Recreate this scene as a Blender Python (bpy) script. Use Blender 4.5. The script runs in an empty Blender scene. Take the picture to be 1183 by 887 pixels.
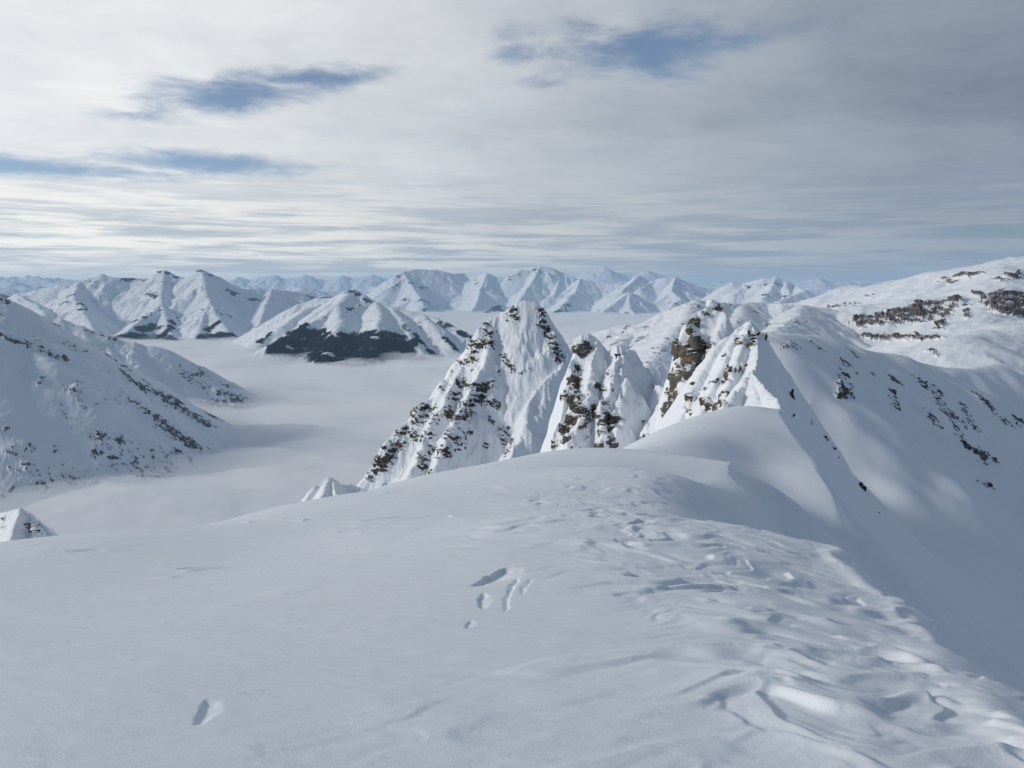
import bpy, math, random, time
import numpy as np
T0 = time.time()
scene = bpy.context.scene
COL = scene.collection
F32 = np.float32

# ------------------------------------------------------------------ camera
W0, H0, FPX, HOR = 1183.0, 887.0, 920.0, 337.0
PITCH = math.atan((H0 / 2 - HOR) / FPX)
CP, SP = math.cos(PITCH), math.sin(PITCH)
cam = bpy.data.cameras.new("camera")
cam.sensor_width = 36.0
cam.lens = 36.0 * FPX / W0
cam.clip_start, cam.clip_end = 0.05, 400000.0
camo = bpy.data.objects.new("camera", cam)
COL.objects.link(camo)
camo.location = (0, 0, 0)
camo.rotation_euler = (math.radians(90) - PITCH, 0, 0)
scene.camera = camo

def at(px, py, Y):
    """world point seen at photo pixel (px, py) at depth Y"""
    u = (px - W0 / 2) / FPX
    v = -(py - H0 / 2) / FPX
    y = CP + SP * v
    z = -SP + CP * v
    return (u / y * Y, float(Y), z / y * Y)

def proj(x, y, z):
    f = y * CP - z * SP
    up = y * SP + z * CP
    f = np.where(f > 0.01, f, 0.01)
    return W0 / 2 + FPX * x / f, H0 / 2 - FPX * up / f

# ------------------------------------------------------------------ noise
def _h(ix, iy, seed):
    h = (ix.astype(np.uint32) * np.uint32(374761393)) + (iy.astype(np.uint32) * np.uint32(668265263)) + np.uint32((seed * 2246822519) & 0xFFFFFFFF)
    h ^= h >> np.uint32(13)
    h *= np.uint32(1274126177)
    h ^= h >> np.uint32(16)
    return h

def gn(x, y, seed=0):
    """2D gradient noise about -1..1"""
    x = np.asarray(x, F32); y = np.asarray(y, F32)
    xf = np.floor(x); yf = np.floor(y)
    ix = xf.astype(np.int32); iy = yf.astype(np.int32)
    fx = x - xf; fy = y - yf
    ux = fx * fx * fx * (fx * (fx * 6 - 15) + 10)
    uy = fy * fy * fy * (fy * (fy * 6 - 15) + 10)
    def g(dx, dy):
        a = _h(ix + dx, iy + dy, seed).astype(F32) * F32(2 * math.pi / 4294967296.0)
        return np.cos(a) * (fx - dx) + np.sin(a) * (fy - dy)
    a = g(0, 0); b = g(1, 0); c = g(0, 1); d = g(1, 1)
    ab = a + (b - a) * ux
    cd = c + (d - c) * ux
    return (ab + (cd - ab) * uy) * F32(1.5)

def fbm(x, y, oct=4, seed=0, gain=0.5, lac=2.03):
    s = 0; a = 1.0; t = 0
    for i in range(oct):
        s = s + a * gn(x + 17.3 * i, y - 9.1 * i, seed + i * 7)
        t += a; a *= gain; x = x * lac; y = y * lac
    return s / t * 1.4

def ridged(x, y, oct=4, seed=0, gain=0.5, lac=2.1):
    s = 0; a = 1.0; t = 0
    for i in range(oct):
        s = s + a * (1 - 2.0 * np.abs(gn(x + 7.7 * i, y + 3.1 * i, seed + i * 5)))
        t += a; a *= gain; x = x * lac; y = y * lac
    return s / t

def h3(ix, iy, iz, seed):
    h = ix.astype(np.uint32) * np.uint32(374761393) + iy.astype(np.uint32) * np.uint32(668265263) + iz.astype(np.uint32) * np.uint32(2147483647 & 1440662683) + np.uint32(seed * 97 + 11)
    h ^= h >> np.uint32(13); h *= np.uint32(1274126177); h ^= h >> np.uint32(16)
    h *= np.uint32(2246822519); h ^= h >> np.uint32(15)
    return h.astype(F32) / F32(4294967296.0)

def vn3(x, y, z, seed=0):
    """3D value noise 0..1"""
    xf, yf, zf = np.floor(x), np.floor(y), np.floor(z)
    ix, iy, iz = xf.astype(np.int32), yf.astype(np.int32), zf.astype(np.int32)
    fx, fy, fz = x - xf, y - yf, z - zf
    fx = fx * fx * (3 - 2 * fx); fy = fy * fy * (3 - 2 * fy); fz = fz * fz * (3 - 2 * fz)
    r = 0
    for dx in (0, 1):
        wx = fx if dx else 1 - fx
        for dy in (0, 1):
            wy = fy if dy else 1 - fy
            for dz in (0, 1):
                wz = fz if dz else 1 - fz
                r = r + wx * wy * wz * h3(ix + dx, iy + dy, iz + dz, seed)
    return r

def fn3(x, y, z, oct=3, seed=0):
    s = 0; a = 1.0; t = 0
    for i in range(oct):
        s = s + a * vn3(x, y, z, seed + i * 3); t += a; a *= 0.5
        x = x * 2.1 + 5.2; y = y * 2.1 + 1.3; z = z * 2.1 + 8.4
    return s / t

def blocks(x, y, z, seed=0):
    """worley cell value 0..1 and edge distance: a broken, blocky offset"""
    xf, yf, zf = np.floor(x), np.floor(y), np.floor(z)
    ix, iy, iz = xf.astype(np.int32), yf.astype(np.int32), zf.astype(np.int32)
    best = np.full(x.shape, 1e9, F32); second = best.copy(); val = np.zeros(x.shape, F32)
    for dx in (-1, 0, 1):
        for dy in (-1, 0, 1):
            for dz in (-1, 0, 1):
                a, b, c = ix + dx, iy + dy, iz + dz
                qx = a + h3(a, b, c, seed); qy = b + h3(a, b, c, seed + 1); qz = c + h3(a, b, c, seed + 2)
                d = (np.abs(qx - x) + np.abs(qy - y) + np.abs(qz - z)).astype(F32)
                v = h3(a, b, c, seed + 3)
                n = d < best
                second = np.where(n, best, np.minimum(second, d))
                val = np.where(n, v, val); best = np.where(n, d, best)
    return val, second - best

def sstep(a, b, x):
    t = np.clip((x - a) / (b - a), 0, 1)
    return t * t * (3 - 2 * t)

# ------------------------------------------------------------------ ridges
def ribs(poly, spacing, length, slope, rng, grade=0.86, level=1, spread=0.35, minz=-1e9, both=True):
    """side spurs that leave a ridge line on both sides and fall a little less steeply than its faces"""
    out = []
    P = [np.array(p, float) for p in poly]
    for i in range(len(P) - 1):
        a, b = P[i], P[i + 1]
        L = math.hypot(*(b - a)[:2])
        if L < 1e-6: continue
        n = max(1, int(round(L / spacing)))
        d = (b - a)[:2] / L
        down = -1 if b[2] < a[2] else 1
        for k in range(n):
            t = (k + rng.uniform(0.15, 0.85)) / n
            p = a + (b - a) * t
            for s in (-1, 1):
                if rng.random() < 0.12: continue
                nrm = np.array([-d[1], d[0]]) * s
                lean = rng.uniform(0.0, 0.7) * (-down)
                q = nrm + d * lean * 1.0 + np.array([rng.uniform(-spread, spread), rng.uniform(-spread, spread)])
                q /= math.hypot(*q)
                LL = length * rng.uniform(0.55, 1.25)
                pts = [p - np.array([0, 0, 0.01 * LL])]
                cur = p.copy(); g = slope * grade * rng.uniform(0.9, 1.05); nd = 3
                for j in range(nd):
                    ang = rng.uniform(-0.25, 0.25)
                    q = np.array([q[0] * math.cos(ang) - q[1] * math.sin(ang), q[0] * math.sin(ang) + q[1] * math.cos(ang)])
                    st = LL / nd
                    cur = cur + np.array([q[0] * st, q[1] * st, -g * st * (0.8 + 0.2 * j)])
                    pts.append(cur.copy())
                out.append(pts)
                if level > 1:
                    out += ribs(pts, spacing * 0.6, length * 0.38, slope, rng, grade, level - 1, spread)
    return out

def field(X, Y, polys, slope, r=1.0, Z=None, chunk_far=None):
    """height of the steepest-surface envelope hanging from ridge polylines. slope: number"""
    X = X.astype(F32); Y = Y.astype(F32)
    if Z is None: Z = np.full(X.shape, -1e5, F32)
    for poly in polys:
        sides = None
        if isinstance(poly, dict): sides = poly['s']; poly = poly['p']
        for i in range(len(poly) - 1):
            a, b = poly[i], poly[i + 1]
            dx, dy = b[0] - a[0], b[1] - a[1]
            L2 = dx * dx + dy * dy
            if L2 < 1e-9: continue
            t = np.clip(((X - a[0]) * dx + (Y - a[1]) * dy) / L2, 0, 1)
            ex = X - (a[0] + t * dx); ey = Y - (a[1] + t * dy)
            d = np.sqrt(ex * ex + ey * ey + r * r) - r
            sl_ = slope if sides is None else np.where(dx * ey - dy * ex < 0, F32(sides[0]), F32(sides[1]))
            z = a[2] + t * (b[2] - a[2]) - sl_ * d
            np.maximum(Z, z, out=Z)
    return Z

def cliff(X, Y, poly, slope, side=-1):
    """surface that is open above a ridge line and drops steeply on one side of it (side -1: left of view)"""
    best = np.full(X.shape, 1e9, F32); Zc = np.zeros(X.shape, F32); sg = np.ones(X.shape, F32)
    for i in range(len(poly) - 1):
        a, b = poly[i], poly[i + 1]
        dx, dy = b[0] - a[0], b[1] - a[1]
        tt = ((X - a[0]) * dx + (Y - a[1]) * dy) / (dx * dx + dy * dy)
        t = np.clip(tt, 0, 1)
        ex, ey = X - (a[0] + t * dx), Y - (a[1] + t * dy)
        d = np.sqrt(ex * ex + ey * ey)
        n = d < best
        Zc = np.where(n, a[2] + t * (b[2] - a[2]), Zc)
        sg = np.where(n, np.where(dx * ey - dy * ex < 0, -1.0, 1.0), sg); best = np.where(n, d, best)
    dd = best * sg * side
    return Zc + 0.6 - np.where(dd > 0, slope * dd, 6.0 * dd)

def blur(Z, n, m=None):
    """repeated box blur over grid rows and columns"""
    m = m or n
    for ax, k in ((0, n), (1, m), (0, n), (1, m)):
        if k < 1: continue
        pad = [(0, 0), (0, 0)]; pad[ax] = (k + 1, k)
        c = np.cumsum(np.pad(Z.astype(np.float64), pad, mode='edge'), axis=ax)
        L = 2 * k + 1
        Z = (c[L:] - c[:-L]) / L if ax == 0 else (c[:, L:] - c[:, :-L]) / L
    return Z.astype(F32)

def tps(points):
    P = np.array(points, float)
    n = len(P)
    sc = 0.05
    xy = P[:, :2] * sc
    d = np.sqrt(((xy[:, None] - xy[None]) ** 2).sum(-1)) + 1e-12
    K = d * d * np.log(d) + np.eye(n) * 2e-3
    A = np.zeros((n + 3, n + 3))
    A[:n, :n] = K; A[:n, n] = 1; A[:n, n + 1:] = xy
    A[n, :n] = 1; A[n + 1:, :n] = xy.T
    w = np.linalg.solve(A, np.concatenate([P[:, 2], [0, 0, 0]]))
    def f(X, Y):
        X = X.astype(np.float64) * sc; Y = Y.astype(np.float64) * sc
        z = w[n] + w[n + 1] * X + w[n + 2] * Y
        for k in range(n):
            q = (X - xy[k, 0]) ** 2 + (Y - xy[k, 1]) ** 2 + 1e-12
            z += w[k] * 0.5 * q * np.log(q)
        return z.astype(F32)
    return f

# ------------------------------------------------------------------ mesh from a grid of points
def tag(o, label=None, cat=None, kind=None, group=None):
    if label: o["label"] = label
    if cat: o["category"] = cat
    if kind: o["kind"] = kind
    if group: o["group"] = group
    return o

def grid_mesh(name, X, Y, Z, mat, attrs=None, zcut=None, wrap=False, parent=None, smooth=True):
    R, C = X.shape
    co = np.stack([X, Y, Z], -1).reshape(-1, 3).astype(F32)
    idx = np.arange(R * C).reshape(R, C)
    a = idx[:-1, :-1]; b = idx[:-1, 1:]; c = idx[1:, 1:]; d = idx[1:, :-1]
    q = np.stack([a, b, c, d], -1).reshape(-1, 4)
    if wrap:
        q2 = np.stack([idx[:-1, -1], idx[:-1, 0], idx[1:, 0], idx[1:, -1]], -1).reshape(-1, 4)
        q = np.concatenate([q, q2])
    if zcut is not None:
        keep = (co[:, 2][q] > zcut).any(1)
        q = q[keep]
    used = np.zeros(len(co), bool); used[q.ravel()] = True
    remap = np.cumsum(used) - 1
    q = remap[q]; co = co[used]
    me = bpy.data.meshes.new(name)
    me.vertices.add(len(co)); me.vertices.foreach_set("co", co.ravel())
    me.loops.add(q.size); me.loops.foreach_set("vertex_index", q.ravel().astype(np.int32))
    me.polygons.add(len(q))
    me.polygons.foreach_set("loop_start", np.arange(0, q.size, 4, dtype=np.int32))
    me.polygons.foreach_set("loop_total", np.full(len(q), 4, np.int32))
    me.polygons.foreach_set("use_smooth", np.full(len(q), smooth))
    for k, v in (attrs or {}).items():
        at_ = me.attributes.new(k, 'FLOAT', 'POINT')
        at_.data.foreach_set("value", np.asarray(v, F32).reshape(-1)[used])
    me.update(); me.validate()
    me.materials.append(mat)
    o = bpy.data.objects.new(name, me)
    COL.objects.link(o)
    if parent: o.parent = parent
    return o

def normals(X, Y, Z):
    P = np.stack([X, Y, Z], -1).astype(F32)
    du = np.gradient(P, axis=1); dv = np.gradient(P, axis=0)
    n = np.cross(du, dv)
    n /= (np.linalg.norm(n, axis=-1, keepdims=True) + 1e-9)
    n = np.where(n[..., 2:3] < 0, -n, n)
    return n

def pgrid(px0, px1, nc, Y0, Y1, nr, power=1.0):
    u = np.linspace((px0 - W0 / 2) / FPX, (px1 - W0 / 2) / FPX, nc)
    t = np.linspace(0, 1, nr) ** power
    Yv = Y0 + (Y1 - Y0) * t
    Yg, U = np.meshgrid(Yv, u, indexing='ij')
    # u is screen-like tangent; x = u * Y (close to the true ray for near-horizontal views)
    return (U * Yg).astype(F32), Yg.astype(F32)

def pick(X, Y, Z, px, py, tol=4.0):
    """surface point of a grid seen at photo pixel (px, py)"""
    PX, PY = proj(X, Y, Z)
    d = (PX - px) ** 2 + (PY - py) ** 2
    m = d < tol * tol
    if not m.any():
        k = int(d.argmin())
    else:
        yy = np.where(m, Y + 0.02 * Y * d / (tol * tol), 1e12)
        k = int(yy.argmin())
    return np.array([X.flat[k], Y.flat[k], Z.flat[k]], F32)

def patch_field(X, Y, Z, patches):
    """patches: (px, py, radius_px, strength) or (px0, py0, px1, py1, radius_px, strength)"""
    f = np.zeros(X.shape, F32)
    for p in patches:
        if len(p) == 4:
            px, py, r, s = p; seq = [(px, py)]
        else:
            x0, y0, x1, y1, r, s = p
            n = max(2, int(math.hypot(x1 - x0, y1 - y0) / max(r * 0.7, 1)) + 1)
            seq = [(x0 + (x1 - x0) * i / (n - 1), y0 + (y1 - y0) * i / (n - 1)) for i in range(n)]
        for (px, py) in seq:
            c = pick(X, Y, Z, px, py)
            R = r / FPX * c[1]
            d2 = (X - c[0]) ** 2 + (Y - c[1]) ** 2 * 0.5 + (Z - c[2]) ** 2
            np.maximum(f, s * np.exp(-d2 / (R * R)), out=f)
    return f

def rockify(X, Y, Z, pf, size, amp, seed, thr=0.5, steep=0.0, fine=1.0, strata=2.2, blk=1.0):
    """turns the patch field into broken islands of rock and pushes them out of the snow"""
    n = normals(X, Y, Z)
    st = 1 - n[..., 2]
    w = pf * (1 + steep * (sstep(0.40, 0.72, st) - 0.45))
    m = w > 0.08
    rk = np.zeros(X.shape, F32)
    x, y, z = X[m], Y[m], Z[m]
    s = 1.0 / size
    tilt = z + 0.25 * x
    nz = fn3(x * s, y * s, tilt * s * strata, 5, seed)
    v = w[m] * 0.62 + (nz - 0.5) * 2.0 * fine
    r = sstep(thr - 0.16, thr + 0.22, v + 0.12)
    bv, be = blocks(x * s * 0.55 * blk, y * s * 0.55 * blk, tilt * s * 1.1 * blk, seed + 9)
    disp = r * amp * (0.25 + 1.1 * bv) + r * amp * 0.35 * (fn3(x * s * 3, y * s * 3, tilt * s * 5, 2, seed + 31) - 0.5)
    disp -= r * amp * 0.35 * (1 - sstep(0.0, 0.18, be))
    nn = n[m].copy()
    nn[:, 2] *= 0.35
    nn /= np.linalg.norm(nn, axis=-1, keepdims=True) + 1e-6
    X = X.copy(); Y = Y.copy(); Z = Z.copy()
    X[m] += nn[:, 0] * disp; Y[m] += nn[:, 1] * disp; Z[m] += nn[:, 2] * disp
    rk[m] = r
    return X, Y, Z, rk

def terrace(X, Y, Z, pf, step, seed, amt=0.85, dip=0.22):
    """ledges and short cliffs inside the rocky areas"""
    w = step * 0.9 * fbm(X / (step * 2.2), Y / (step * 2.2), 4, seed) + dip * X
    f = (Z + w) / step; f = f - np.floor(f)
    g = sstep(0.42, 0.62, f)
    k = sstep(0.15, 0.7, pf) * (0.6 + 0.4 * sstep(-0.2, 0.3, gn(X / (step * 3), Y / (step * 3), seed + 4)))
    return Z + amt * step * (0.75 * g + 0.25 * f - f) * k

# ------------------------------------------------------------------ materials
def mat_new(name):
    m = bpy.data.materials.new(name); m.use_nodes = True
    nt = m.node_tree
    for n in list(nt.nodes): nt.nodes.remove(n)
    return m, nt

class NB:
    def __init__(s, nt): s.nt = nt
    def n(s, t, **kw):
        x = s.nt.nodes.new(t)
        for k, v in kw.items(): setattr(x, k, v)
        return x
    def L(s, a, b): s.nt.links.new(a, b)
    def put(s, sock, v):
        if isinstance(v, bpy.types.NodeSocket): s.L(v, sock)
        else: sock.default_value = v
    def math(s, op, a, b=0.0, c=None, clamp=False):
        x = s.n('ShaderNodeMath', operation=op); x.use_clamp = clamp
        s.put(x.inputs[0], a)
        if len(x.inputs) > 1: s.put(x.inputs[1], b)
        if c is not None: s.put(x.inputs[2], c)
        return x.outputs[0]
    def noise(s, vec, scale, detail=4, rough=0.55, dist=0.0):
        x = s.n('ShaderNodeTexNoise'); s.put(x.inputs['Vector'], vec)
        x.inputs['Scale'].default_value = scale; x.inputs['Detail'].default_value = detail
        x.inputs['Roughness'].default_value = rough; x.inputs['Distortion'].default_value = dist
        return x.outputs['Fac']
    def ramp(s, v, a, b, lo=0.0, hi=1.0, smooth=True):
        x = s.n('ShaderNodeMapRange', interpolation_type='SMOOTHSTEP' if smooth else 'LINEAR')
        s.put(x.inputs['Value'], v)
        for nme, q in (('From Min', a), ('From Max', b), ('To Min', lo), ('To Max', hi)): s.put(x.inputs[nme], q)
        return x.outputs['Result']
    def mix(s, f, a, b):
        x = s.n('ShaderNodeMix', data_type='RGBA')
        s.put(x.inputs['Factor'], f); s.put(x.inputs['A'], a); s.put(x.inputs['B'], b)
        return x.outputs['Result']

def rgb(r, g, b): return (r, g, b, 1.0)
SNOW = rgb(0.86, 0.885, 0.92)

def snow_rock(name, size, rock_a, rock_b, rock_c=None, slope_rock=0.0, slope_thr=0.5, bump=0.3, snowbump=0.02, forest=False, cap=0.75, thr=0.5, strata=2.5, snowsize=None, rocksnow=0.0, gain=1.0):
    """snow over rock. 'rk' (mesh attribute) = where bedrock shows; ledges facing up keep their snow."""
    m, nt = mat_new(name); b = NB(nt)
    geo = b.n('ShaderNodeNewGeometry'); pos = geo.outputs['Position']; nor = geo.outputs['Normal']
    sep = b.n('ShaderNodeSeparateXYZ'); b.L(nor, sep.inputs[0]); nz = sep.outputs['Z']
    mp = b.n('ShaderNodeMapping'); b.L(pos, mp.inputs['Vector']); mp.inputs['Scale'].default_value = (1, 1, strata)
    mp.inputs['Rotation'].default_value = (0.0, 0.22, 0.0)
    st = mp.outputs[0]
    n1 = b.noise(st, 1.0 / size, 6, 0.62)
    n2 = b.noise(st, 3.2 / size, 5, 0.65)
    at_ = b.n('ShaderNodeAttribute', attribute_name='rk'); rk = at_.outputs['Fac']
    a = b.math('ADD', b.math('MULTIPLY', rk, gain), b.math('MULTIPLY', b.math('SUBTRACT', n2, 0.5), 1.9))
    if slope_rock:
        sl = b.ramp(nz, slope_thr + 0.12, slope_thr - 0.14)
        sl = b.math('MULTIPLY', sl, b.ramp(n1, 0.40, 0.62))
        a = b.math('ADD', a, b.math('MULTIPLY', sl, slope_rock))
    mask = b.ramp(a, thr - 0.07, thr + 0.07)
    capn = b.math('ADD', nz, b.math('MULTIPLY', b.math('SUBTRACT', n2, 0.5), 0.7))
    capm = b.ramp(capn, cap - 0.05, cap + 0.05)
    mask = b.math('MULTIPLY', mask, b.math('SUBTRACT', 1.0, capm))
    # rock
    n3 = b.noise(st, 0.7 / size, 5, 0.6)
    rc = b.mix(b.ramp(n1, 0.38, 0.62), rock_a, rock_b)
    if rock_c: rc = b.mix(b.ramp(n3, 0.52, 0.64), rc, rock_c)
    if rocksnow:
        rc = b.mix(b.math('MULTIPLY', b.ramp(b.noise(st, 6.0 / size, 4, 0.7), 0.5, 0.62), rocksnow), rc, SNOW)
    dk = b.ramp(b.noise(st, 5.0 / size, 4, 0.7), 0.3, 0.6, 0.45, 1.15)
    vm = b.n('ShaderNodeVectorMath', operation='SCALE'); b.L(rc, vm.inputs[0]); b.L(dk, vm.inputs['Scale'])
    rc = vm.outputs[0]
    sc = SNOW
    if forest:
        fa = b.n('ShaderNodeAttribute', attribute_name='fo'); fo = fa.outputs['Fac']
        fm = b.ramp(b.math('ADD', b.math('MULTIPLY', fo, 0.85), b.math('ADD', b.math('MULTIPLY', b.math('SUBTRACT', b.noise(pos, 1 / 45.0, 6, 0.8), 0.5), 3.0), b.math('MULTIPLY', b.math('SUBTRACT', b.noise(pos, 1 / 260.0, 3, 0.6), 0.5), 2.2))), 0.42, 0.72)
        sc = b.mix(fm, SNOW, rgb(0.015, 0.023, 0.032))
    col = b.mix(mask, sc, rc)
    bs = b.n('ShaderNodeBsdfPrincipled')
    b.L(col, bs.inputs['Base Color'])
    b.L(b.ramp(mask, 0, 1, 0.62, 0.9), bs.inputs['Roughness'])
    bs.inputs['Specular IOR Level'].default_value = 0.25
    # bumps: crisp on rock, soft wind ripple on snow
    b1 = b.n('ShaderNodeBump'); b1.inputs['Distance'].default_value = size * 0.5
    b.L(b.math('MULTIPLY', mask, bump), b1.inputs['Strength']); b.L(b.noise(st, 2.2 / size, 6, 0.7), b1.inputs['Height'])
    ss = snowsize or size
    b2 = b.n('ShaderNodeBump'); b2.inputs['Distance'].default_value = ss
    b2.inputs['Strength'].default_value = snowbump * 4
    b.L(b.noise(pos, 1.3 / ss, 6, 0.6), b2.inputs['Height']); b.L(b1.outputs[0], b2.inputs['Normal'])
    b.L(b2.outputs[0], bs.inputs['Normal'])
    o = b.n('ShaderNodeOutputMaterial'); b.L(bs.outputs[0], o.inputs['Surface'])
    return m

def snow_mat():
    m, nt = mat_new("wind_packed_snow"); b = NB(nt)
    geo = b.n('ShaderNodeNewGeometry'); pos = geo.outputs['Position']
    big = b.noise(pos, 0.6, 4, 0.6)
    col = b.mix(b.ramp(big, 0.35, 0.65), rgb(0.83, 0.865, 0.905), rgb(0.87, 0.89, 0.92))
    bs = b.n('ShaderNodeBsdfPrincipled'); b.L(col, bs.inputs['Base Color'])
    bs.inputs['Roughness'].default_value = 0.55
    bs.inputs['Specular IOR Level'].default_value = 0.35
    b.L(b.ramp(b.noise(pos, 3.0, 3, 0.6), 0.3, 0.7, 0.48, 0.7), bs.inputs['Roughness'])
    mp = b.n('ShaderNodeMapping'); b.L(pos, mp.inputs['Vector']); mp.inputs['Scale'].default_value = (0.55, 1.5, 1)
    mp.inputs['Rotation'].default_value = (0, 0, 0.35)
    b0 = b.n('ShaderNodeBump'); b0.inputs['Distance'].default_value = 0.05; b0.inputs['Strength'].default_value = 0.35
    b.L(b.noise(mp.outputs[0], 5.0, 6, 0.6, 0.4), b0.inputs['Height'])
    b1 = b.n('ShaderNodeBump'); b1.inputs['Distance'].default_value = 0.004; b1.inputs['Strength'].default_value = 0.55
    b.L(b.noise(pos, 110.0, 3, 0.7), b1.inputs['Height']); b.L(b0.outputs[0], b1.inputs['Normal'])
    b.L(b1.outputs[0], bs.inputs['Normal'])
    o = b.n('ShaderNodeOutputMaterial'); b.L(bs.outputs[0], o.inputs['Surface'])
    return m

M_snow = snow_mat()
M_near = snow_rock("near_rock_and_snow", 2.4, rgb(0.085, 0.075, 0.062), rgb(0.20, 0.175, 0.14), rgb(0.30, 0.17, 0.08), bump=0.7, snowbump=0.012, cap=0.72, slope_rock=0.0, snowsize=3.0)
M_crag = snow_rock("grey_rock_and_snow", 1.8, rgb(0.07, 0.065, 0.06), rgb(0.17, 0.16, 0.145), rgb(0.20, 0.15, 0.10), bump=0.7, snowbump=0.012, cap=0.72, snowsize=3.0)
M_wall = snow_rock("tower_rock_and_snow", 3.0, rgb(0.10, 0.09, 0.075), rgb(0.19, 0.175, 0.145), rgb(0.24, 0.15, 0.085), bump=0.6, snowbump=0.012, cap=0.80, snowsize=3.0)
M_spire = snow_rock("spire_rock_and_snow", 1.6, rgb(0.045, 0.042, 0.042), rgb(0.13, 0.12, 0.105), rgb(0.16, 0.11, 0.07), bump=0.7, snowbump=0.012, cap=0.74, snowsize=5.0, gain=0.85)
M_left = snow_rock("schist_and_snow", 24, rgb(0.05, 0.055, 0.065), rgb(0.12, 0.12, 0.12), bump=0.6, snowbump=0.006, cap=0.95, slope_rock=0.12, slope_thr=0.70, snowsize=60, forest=True, gain=0.66)
M_mid = snow_rock("shadowed_rock_and_snow", 7, rgb(0.06, 0.06, 0.065), rgb(0.15, 0.14, 0.135), bump=0.6, snowbump=0.006, cap=0.95, slope_rock=0.2, slope_thr=0.66, snowsize=12, gain=0.95)
M_cliff = snow_rock("banded_cliff_and_snow", 22, rgb(0.10, 0.09, 0.09), rgb(0.24, 0.21, 0.19), rgb(0.22, 0.12, 0.085), bump=0.6, snowbump=0.02, cap=0.97, slope_rock=0.3, slope_thr=0.66, snowsize=60, strata=5, gain=1.0)
M_far = snow_rock("distant_rock_and_snow", 110, rgb(0.05, 0.055, 0.065), rgb(0.13, 0.13, 0.135), bump=0.5, snowbump=0.035, cap=0.97, slope_rock=0.5, slope_thr=0.73, snowsize=200, forest=True, gain=0.75)

# ------------------------------------------------------------------ 1. near snow dome, saddle and cornice
ctrl = []
def cp(px, py, Y): ctrl.append(at(px, py, Y))
for px in (-250, 60, 330, 600, 860, 1100): cp(px, 880, 2.62)
for px, py, Y in ((-150, 740, 5.0), (200, 730, 5.0), (600, 712, 5.0), (900, 712, 5.0),
                  (600, 602, 10), (780, 600, 10), (900, 640, 8.5), (350, 640, 9.5), (100, 665, 8.5),
                  (600, 545, 20), (740, 540, 20), (850, 560, 18), (450, 572, 18),
                  (-60, 634, 11.5), (60, 615, 13), (215, 611, 15), (300, 590, 19), (400, 577, 23), (450, 560, 26), (520, 545, 29), (600, 527, 32), (640, 520, 33),
                  (735, 520, 35), (940, 600, 14), (1010, 695, 7.5), (1100, 770, 4.9), (830, 535, 27),
                  # saddle and knob
                  (780, 508, 42), (830, 505, 44), (770, 497, 52), (800, 483, 58), (870, 468, 62), (850, 490, 52), (890, 475, 61), (890, 500, 50),
                  (880, 535, 42.5), (905, 505, 50), (930, 545, 40.5), (905, 560, 39), (960, 580, 36.6), (960, 610, 35), (1010, 650, 33)):
    cp(px, py, Y)
def cz(x, y, z): ctrl.append((x, y, z))
for px, py, Y in ((842, 540, 26), (858, 553, 23.7), (880, 560, 21.8), (912, 567, 20), (936, 581, 17.5), (946, 606, 14.5)):
    x, y, z = at(px, py, Y)
    cz(x - 0.6, y - 0.6, z + 0.05); cz(x + 1.5, y + 1.3, z - 0.25)
# beyond the skyline the dome rolls over into the valley on the left
for px, py, Y in ((-60, 634, 11.5), (60, 615, 13), (215, 611, 15), (300, 590, 19), (400, 577, 23), (450, 560, 26), (520, 545, 29), (600, 527, 32), (660, 520, 34)):
    x, y, z = at(px, py, Y)
    n = np.array([-0.55, 0.83])
    for dd, sl in ((5, 0.42), (14, 0.62), (40, 0.85)):
        cz(x + n[0] * dd, y + n[1] * dd, z - dd * sl)
for px, py, Y in ((735, 518, 40), (765, 499, 54), (800, 482, 60), (870, 466, 66)):
    x, y, z = at(px, py, Y)
    for dd, sl in ((6, 0.6), (18, 0.8), (40, 0.9)):
        cz(x - 0.75 * dd, y + 0.66 * dd, z - dd * sl)
# behind the photographer
for x, y, z in ((0, -1, -1.55), (-6, -2, -1.8), (0, -12, -2.0), (-15, -12, -3.2), (-15, 3, -3.3), (6, -6, -1.9)): cz(x, y, z)
Tf0 = tps(ctrl)
GS, GX0, GY0 = 0.75, -110.0, -100.0
_gx, _gy = np.meshgrid(GX0 + GS * np.arange(320), GY0 + GS * np.arange(400), indexing='xy')
_GT = Tf0(_gx, _gy)
def Tf(X, Y):
    """cubic B-spline lookup of the smooth base surface"""
    u = np.clip((X - GX0) / GS, 1.001, 317.99); v = np.clip((Y - GY0) / GS, 1.001, 397.99)
    i = np.floor(u).astype(np.int32); j = np.floor(v).astype(np.int32)
    fu = (u - i).astype(F32); fv = (v - j).astype(F32)
    def wts(t): return ((1 - t) ** 3 / 6, (3 * t ** 3 - 6 * t ** 2 + 4) / 6, (-3 * t ** 3 + 3 * t ** 2 + 3 * t + 1) / 6, t ** 3 / 6)
    wu, wv = wts(fu), wts(fv)
    z = 0
    for b_ in range(4):
        row = 0
        for a_ in range(4):
            row = row + wu[a_] * _GT[j + b_ - 1, i + a_ - 1]
        z = z + wv[b_] * row
    return z.astype(F32)

CREST = [at(*p) for p in ((868, 371, 128), (876, 392, 121), (877, 412, 110), (874, 430, 98), (869, 433, 90), (888, 452, 78), (903, 470, 67), (905, 482, 59), (916, 499, 51.5), (932, 520, 44.5), (973, 584, 36))]
CREST = [(CREST[0][0] + 40, CREST[0][1] + 90, CREST[0][2] - 60)] + CREST + [(15.0, 33.0, -10.7), (14.7, 29.0, -12.3), (14.3, 24.0, -14.6), (13.8, 16.0, -18.5)]

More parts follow.
